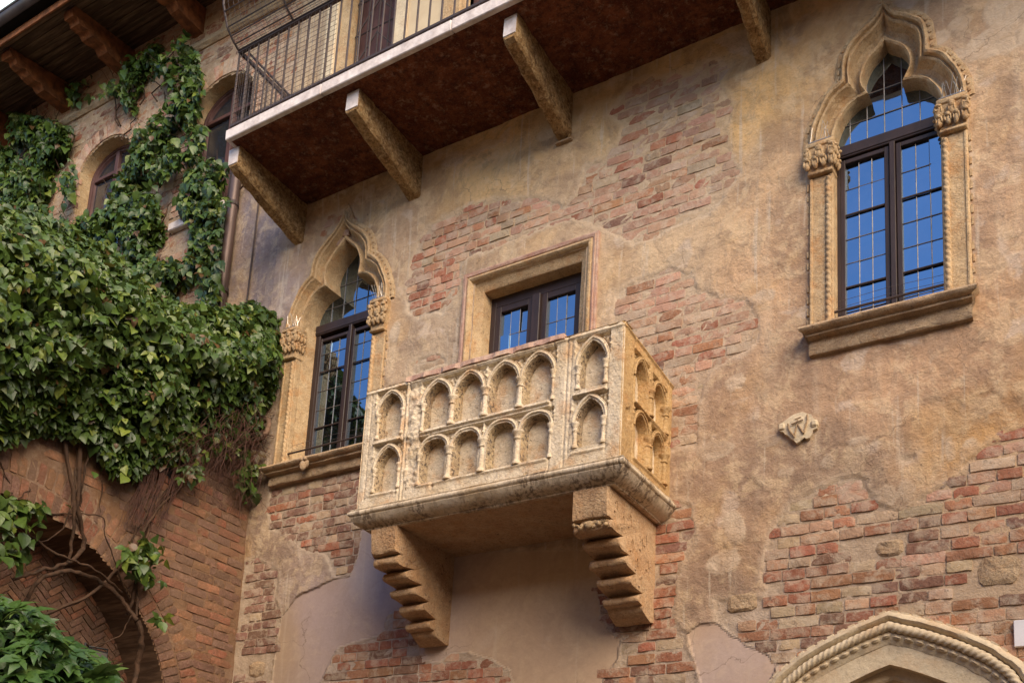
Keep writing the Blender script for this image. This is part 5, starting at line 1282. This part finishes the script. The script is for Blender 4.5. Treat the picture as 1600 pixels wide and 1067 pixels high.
ok = (ds > 0) & ((n2(Yc*1.0, Zc, 3.2, 3, 96) > -.38) | (Dk < .3)) & (Zc < 6.75)
P3 = np.c_[Xc, Yc, Zc][ok][:19500]
foliage([tuple(p) for p in P3], (1.0, -.45, .25), .070, ['single', 'three', 'single'], M['ivy'], cre, 300, r_)
# its loose clumps lower on the wall
pts = []
for (cx_, cy_, rx, ry, n) in ((25, 800, 40, 30, 60), (20, 860, 30, 25, 30), (228, 858, 30, 24, 60), (222, 885, 18, 16, 25), (345, 690, 60, 26, 70), (300, 735, 20, 16, 14), (388, 740, 14, 42, 45), (190, 715, 30, 30, 60), (235, 905, 16, 8, 8), (250, 968, 12, 6, 6), (45, 790, 50, 12, 25)):
    for _ in range(n):
        h = hit(cx_+r_.gauss(0, rx*.5), cy_+r_.gauss(0, ry*.5), 0, LX+.10+r_.uniform(0, .10)); pts.append(tuple(h))
foliage(pts, (1, -.4, .2), .085, ['single', 'three'], M['ivy'], cre, 0, r_)
# stems
STEMS = [([(100,690),(115,780),(110,860),(95,900)], .030), ([(125,680),(122,790),(132,850),(105,880),(60,892),(20,905)], .034), ([(215,970),(190,935),(150,905),(110,892),(62,905),(40,940)], .038), ([(66,962),(144,926),(206,862),(245,797),(285,760)], .026),
         ([(0,801),(87,803),(157,806),(168,845),(201,937)], .012), ([(200,960),(215,900),(230,850),(238,800),(275,760)], .026), ([(118,700),(116,775),(92,832),(52,850)], .014), ([(215,970),(222,1000),(215,1040),(205,1080)], .050),
         ([(205,960),(190,990),(150,1010)], .012), ([(0,720),(15,760),(20,775)], .010), ([(30,780),(60,750)], .008), ([(160,740),(157,800)], .010), ([(210,730),(225,790),(235,815)], .012), ([(290,690),(280,740),(250,780)], .020), ([(140,690),(128,760),(126,800)], .018),
         ([(215,960),(212,900),(205,850),(230,800)], .018), ([(0,790),(40,830),(100,870),(150,890),(190,925)], .022)]
for k, (pp, rad) in enumerate(STEMS):
    P = [hit(a, b, 0, LX+.05+.05*math.sin(i*1.7+k)) for i, (a, b) in enumerate(pp)]
    Q = []; K = [2*P[0]-P[1]]+P+[2*P[-1]-P[-2]]
    for i in range(1, len(K)-2):
        for t in np.linspace(0, 1, 7)[:-1]: a, b, c, d = K[i-1:i+3]; Q.append(.5*((2*b)+(-a+c)*t+(2*a-5*b+4*c-d)*t*t+(-a+3*b-3*c+d)*t**3)+np.array([r_.gauss(0, .004) for _ in range(3)]))
    Q.append(P[-1]); m_ = MB(); m_.tube(Q, rad*.50, 8, .7); m_.build('stem', M['bark'], cre, True, wob=.006)
# hanging roots
m_ = MB()
for k in range(230):
    x0 = r_.triangular(262, 428, 370); y0 = r_.uniform(625, 690); L = r_.uniform(40, 150)*(1-.4*abs(x0-360)/80); dx = r_.gauss(0, 20)-(.25 if x0 < 330 else .0)*L
    xx = LX+.05+r_.uniform(0, .26); pp = []
    for t in np.linspace(0, 1, 8): pp.append(hit(x0+dx*t*t+r_.gauss(0, 7), y0+L*t, 0, xx+.03*math.sin(t*5+k)))
    m_.tube(pp, r_.uniform(.0014, .0036), 4, .4, caps=False)
for k in range(60):
    x0 = r_.uniform(230, 300); m_.tube([hit(x0+r_.gauss(0, 3)-40*t, 700+120*t+r_.gauss(0, 3), 0, LX+.06+r_.uniform(0, .04)) for t in np.linspace(0, 1, 5)], .004, 4, .5, caps=False)
tag(m_.build('hanging_roots', M['root'], cre), kind='stuff')

# creeper on the upper house wall
WALLIVY = [([(-20,175),(60,185),(112,202),(118,290),(100,345),(-20,345)], 1.0), ([(165,125),(212,108),(240,60),(290,48),(312,88),(312,150),(300,190),(270,205),(282,250),(255,285),(240,350),(165,330),(182,290),(208,240),(216,180),(180,150)], .9),
           ([(288,270),(330,250),(368,262),(352,330),(340,420),(338,500),(295,490),(290,430),(302,360),(278,310)], .85), ([(-20,300),(120,328),(240,318),(264,360),(288,440),(250,500),(-20,500)], 1.0), ([(100,135),(240,75),(245,110),(110,165)], .25), ([(290,190),(318,200),(312,260),(288,250)], .5)]
cw = tag(empty('climbing_ivy', (-9, -.1, 5.6)), 'lighter green climbing ivy in ragged strips round the arched upper windows', 'ivy')
N = 150000; Xw = rng.uniform(-13.5, -6.55, N); Zw = rng.uniform(6.4, 11.0, N); Yw = -.03-.22*rng.random(N)**1.5
q = np.c_[Xw, Yw, Zw]-CAM; zz = q@_f; sx = PX+F*(q@_r)/zz; sy = PY-F*(q@_u)/zz
sxn = sx+9*n2(Xw, Zw, 2.2, 3, 110); syn = sy+9*n2(Xw, Zw, 2.6, 3, 111); keep = np.zeros(N, bool); rr = rng.random(N); hn = n2(Xw, Zw, 2.4, 4, 112)
for poly, dn in WALLIVY: keep |= (polydist(sxn, syn, poly) > 0) & (rr < .66*dn*sstep(-.22, .14, hn))
keep &= ~((abs(Xw+9.30) < .40) & (Zw > 8.7) & (rr > .18))
P3 = np.c_[Xw, Yw, Zw][keep]; print('wall ivy', keep.sum(), 'hedge', ok.sum())
P3 = P3[:15000]
foliage([tuple(p) for p in P3], (.25, -1, .25), .080, ['single', 'three'], M['ivy'], cw, 300, r_, 0, .6)
for k in range(34):                                   # thin stems on the wall
    poly = WALLIVY[k % 4][0]; cx_ = sum(p[0] for p in poly)/len(poly); cy_ = sum(p[1] for p in poly)/len(poly)
    x0, y0 = cx_+r_.gauss(0, 35), cy_+r_.gauss(20, 50); dx, dy = r_.gauss(5, 25), -r_.uniform(40, 120); m_ = MB()
    m_.tube([hit(x0+dx*t+r_.gauss(0, 4), y0+dy*t, 1, -.04-.05*r_.random()) for t in np.linspace(0, 1, 7)], .009, 5, .3); m_.build('stem', M['bark'], cw)
m_ = MB()
for k in range(120):                                   # free shoots standing off the wall
    p = P3[r_.randrange(len(P3))]; a = r_.uniform(0, 6.28); m_.tube([p, p+np.array([.05*math.cos(a), -.10, .06]), p+np.array([.12*math.cos(a), -.17, .12+.08*math.sin(a)])], .0035, 4, .4, caps=False)
tag(m_.build('shoots', M['bark'], cw), kind='stuff')

# shrub rising into the lower left corner
sh = tag(empty('leafy_shrub', (-5.6, -2.55, 0)), 'bright green shrub with pointed leaves in the lower left corner', 'shrub')
SH = [(-60,925),(0,932),(45,950),(70,975),(100,1000),(140,1020),(178,1045),(180,1090),(160,1150),(-60,1200)]
N = 30000; Xs = rng.uniform(-6.1, -4.9, N); Ys = rng.uniform(-3.1, -1.9, N); Zs = rng.uniform(2.3, 3.4, N)
q = np.c_[Xs, Ys, Zs]-CAM; zz = q@_f; sx = PX+F*(q@_r)/zz; sy = PY-F*(q@_u)/zz
ok = (polydist(sx, sy, SH) > 0) & (((Xs+5.5)/.6)**2+((Ys+2.5)/.6)**2+((Zs-2.75)/.62)**2 < 1)
P3 = np.c_[Xs, Ys, Zs][ok][:1500]
foliage([tuple(p) for p in P3], (.5, -.6, .8), .115, ['five', 'five'], M['shrub'], sh, 300, r_, .5, .55)
m_ = MB(); m_.tube([(-5.6, -2.55, 0), (-5.58, -2.5, 1.0), (-5.55, -2.52, 1.9), (-5.5, -2.5, 2.6)], .04, 8, .5); m_.build('trunk', M['bark'], sh, True)
for k in range(26):
    p = P3[r_.randrange(len(P3))]; m_ = MB(); m_.tube([(-5.56, -2.51, 1.9+r_.uniform(0, .4)), (np.array([-5.55, -2.5, 2.4])+p)/2, p], .010, 5, .3); m_.build('branch', M['bark'], sh)

for o in ALL_EMPTY:
    if '_loc' in o: del o['_loc']
print('objects', len(bpy.data.objects))
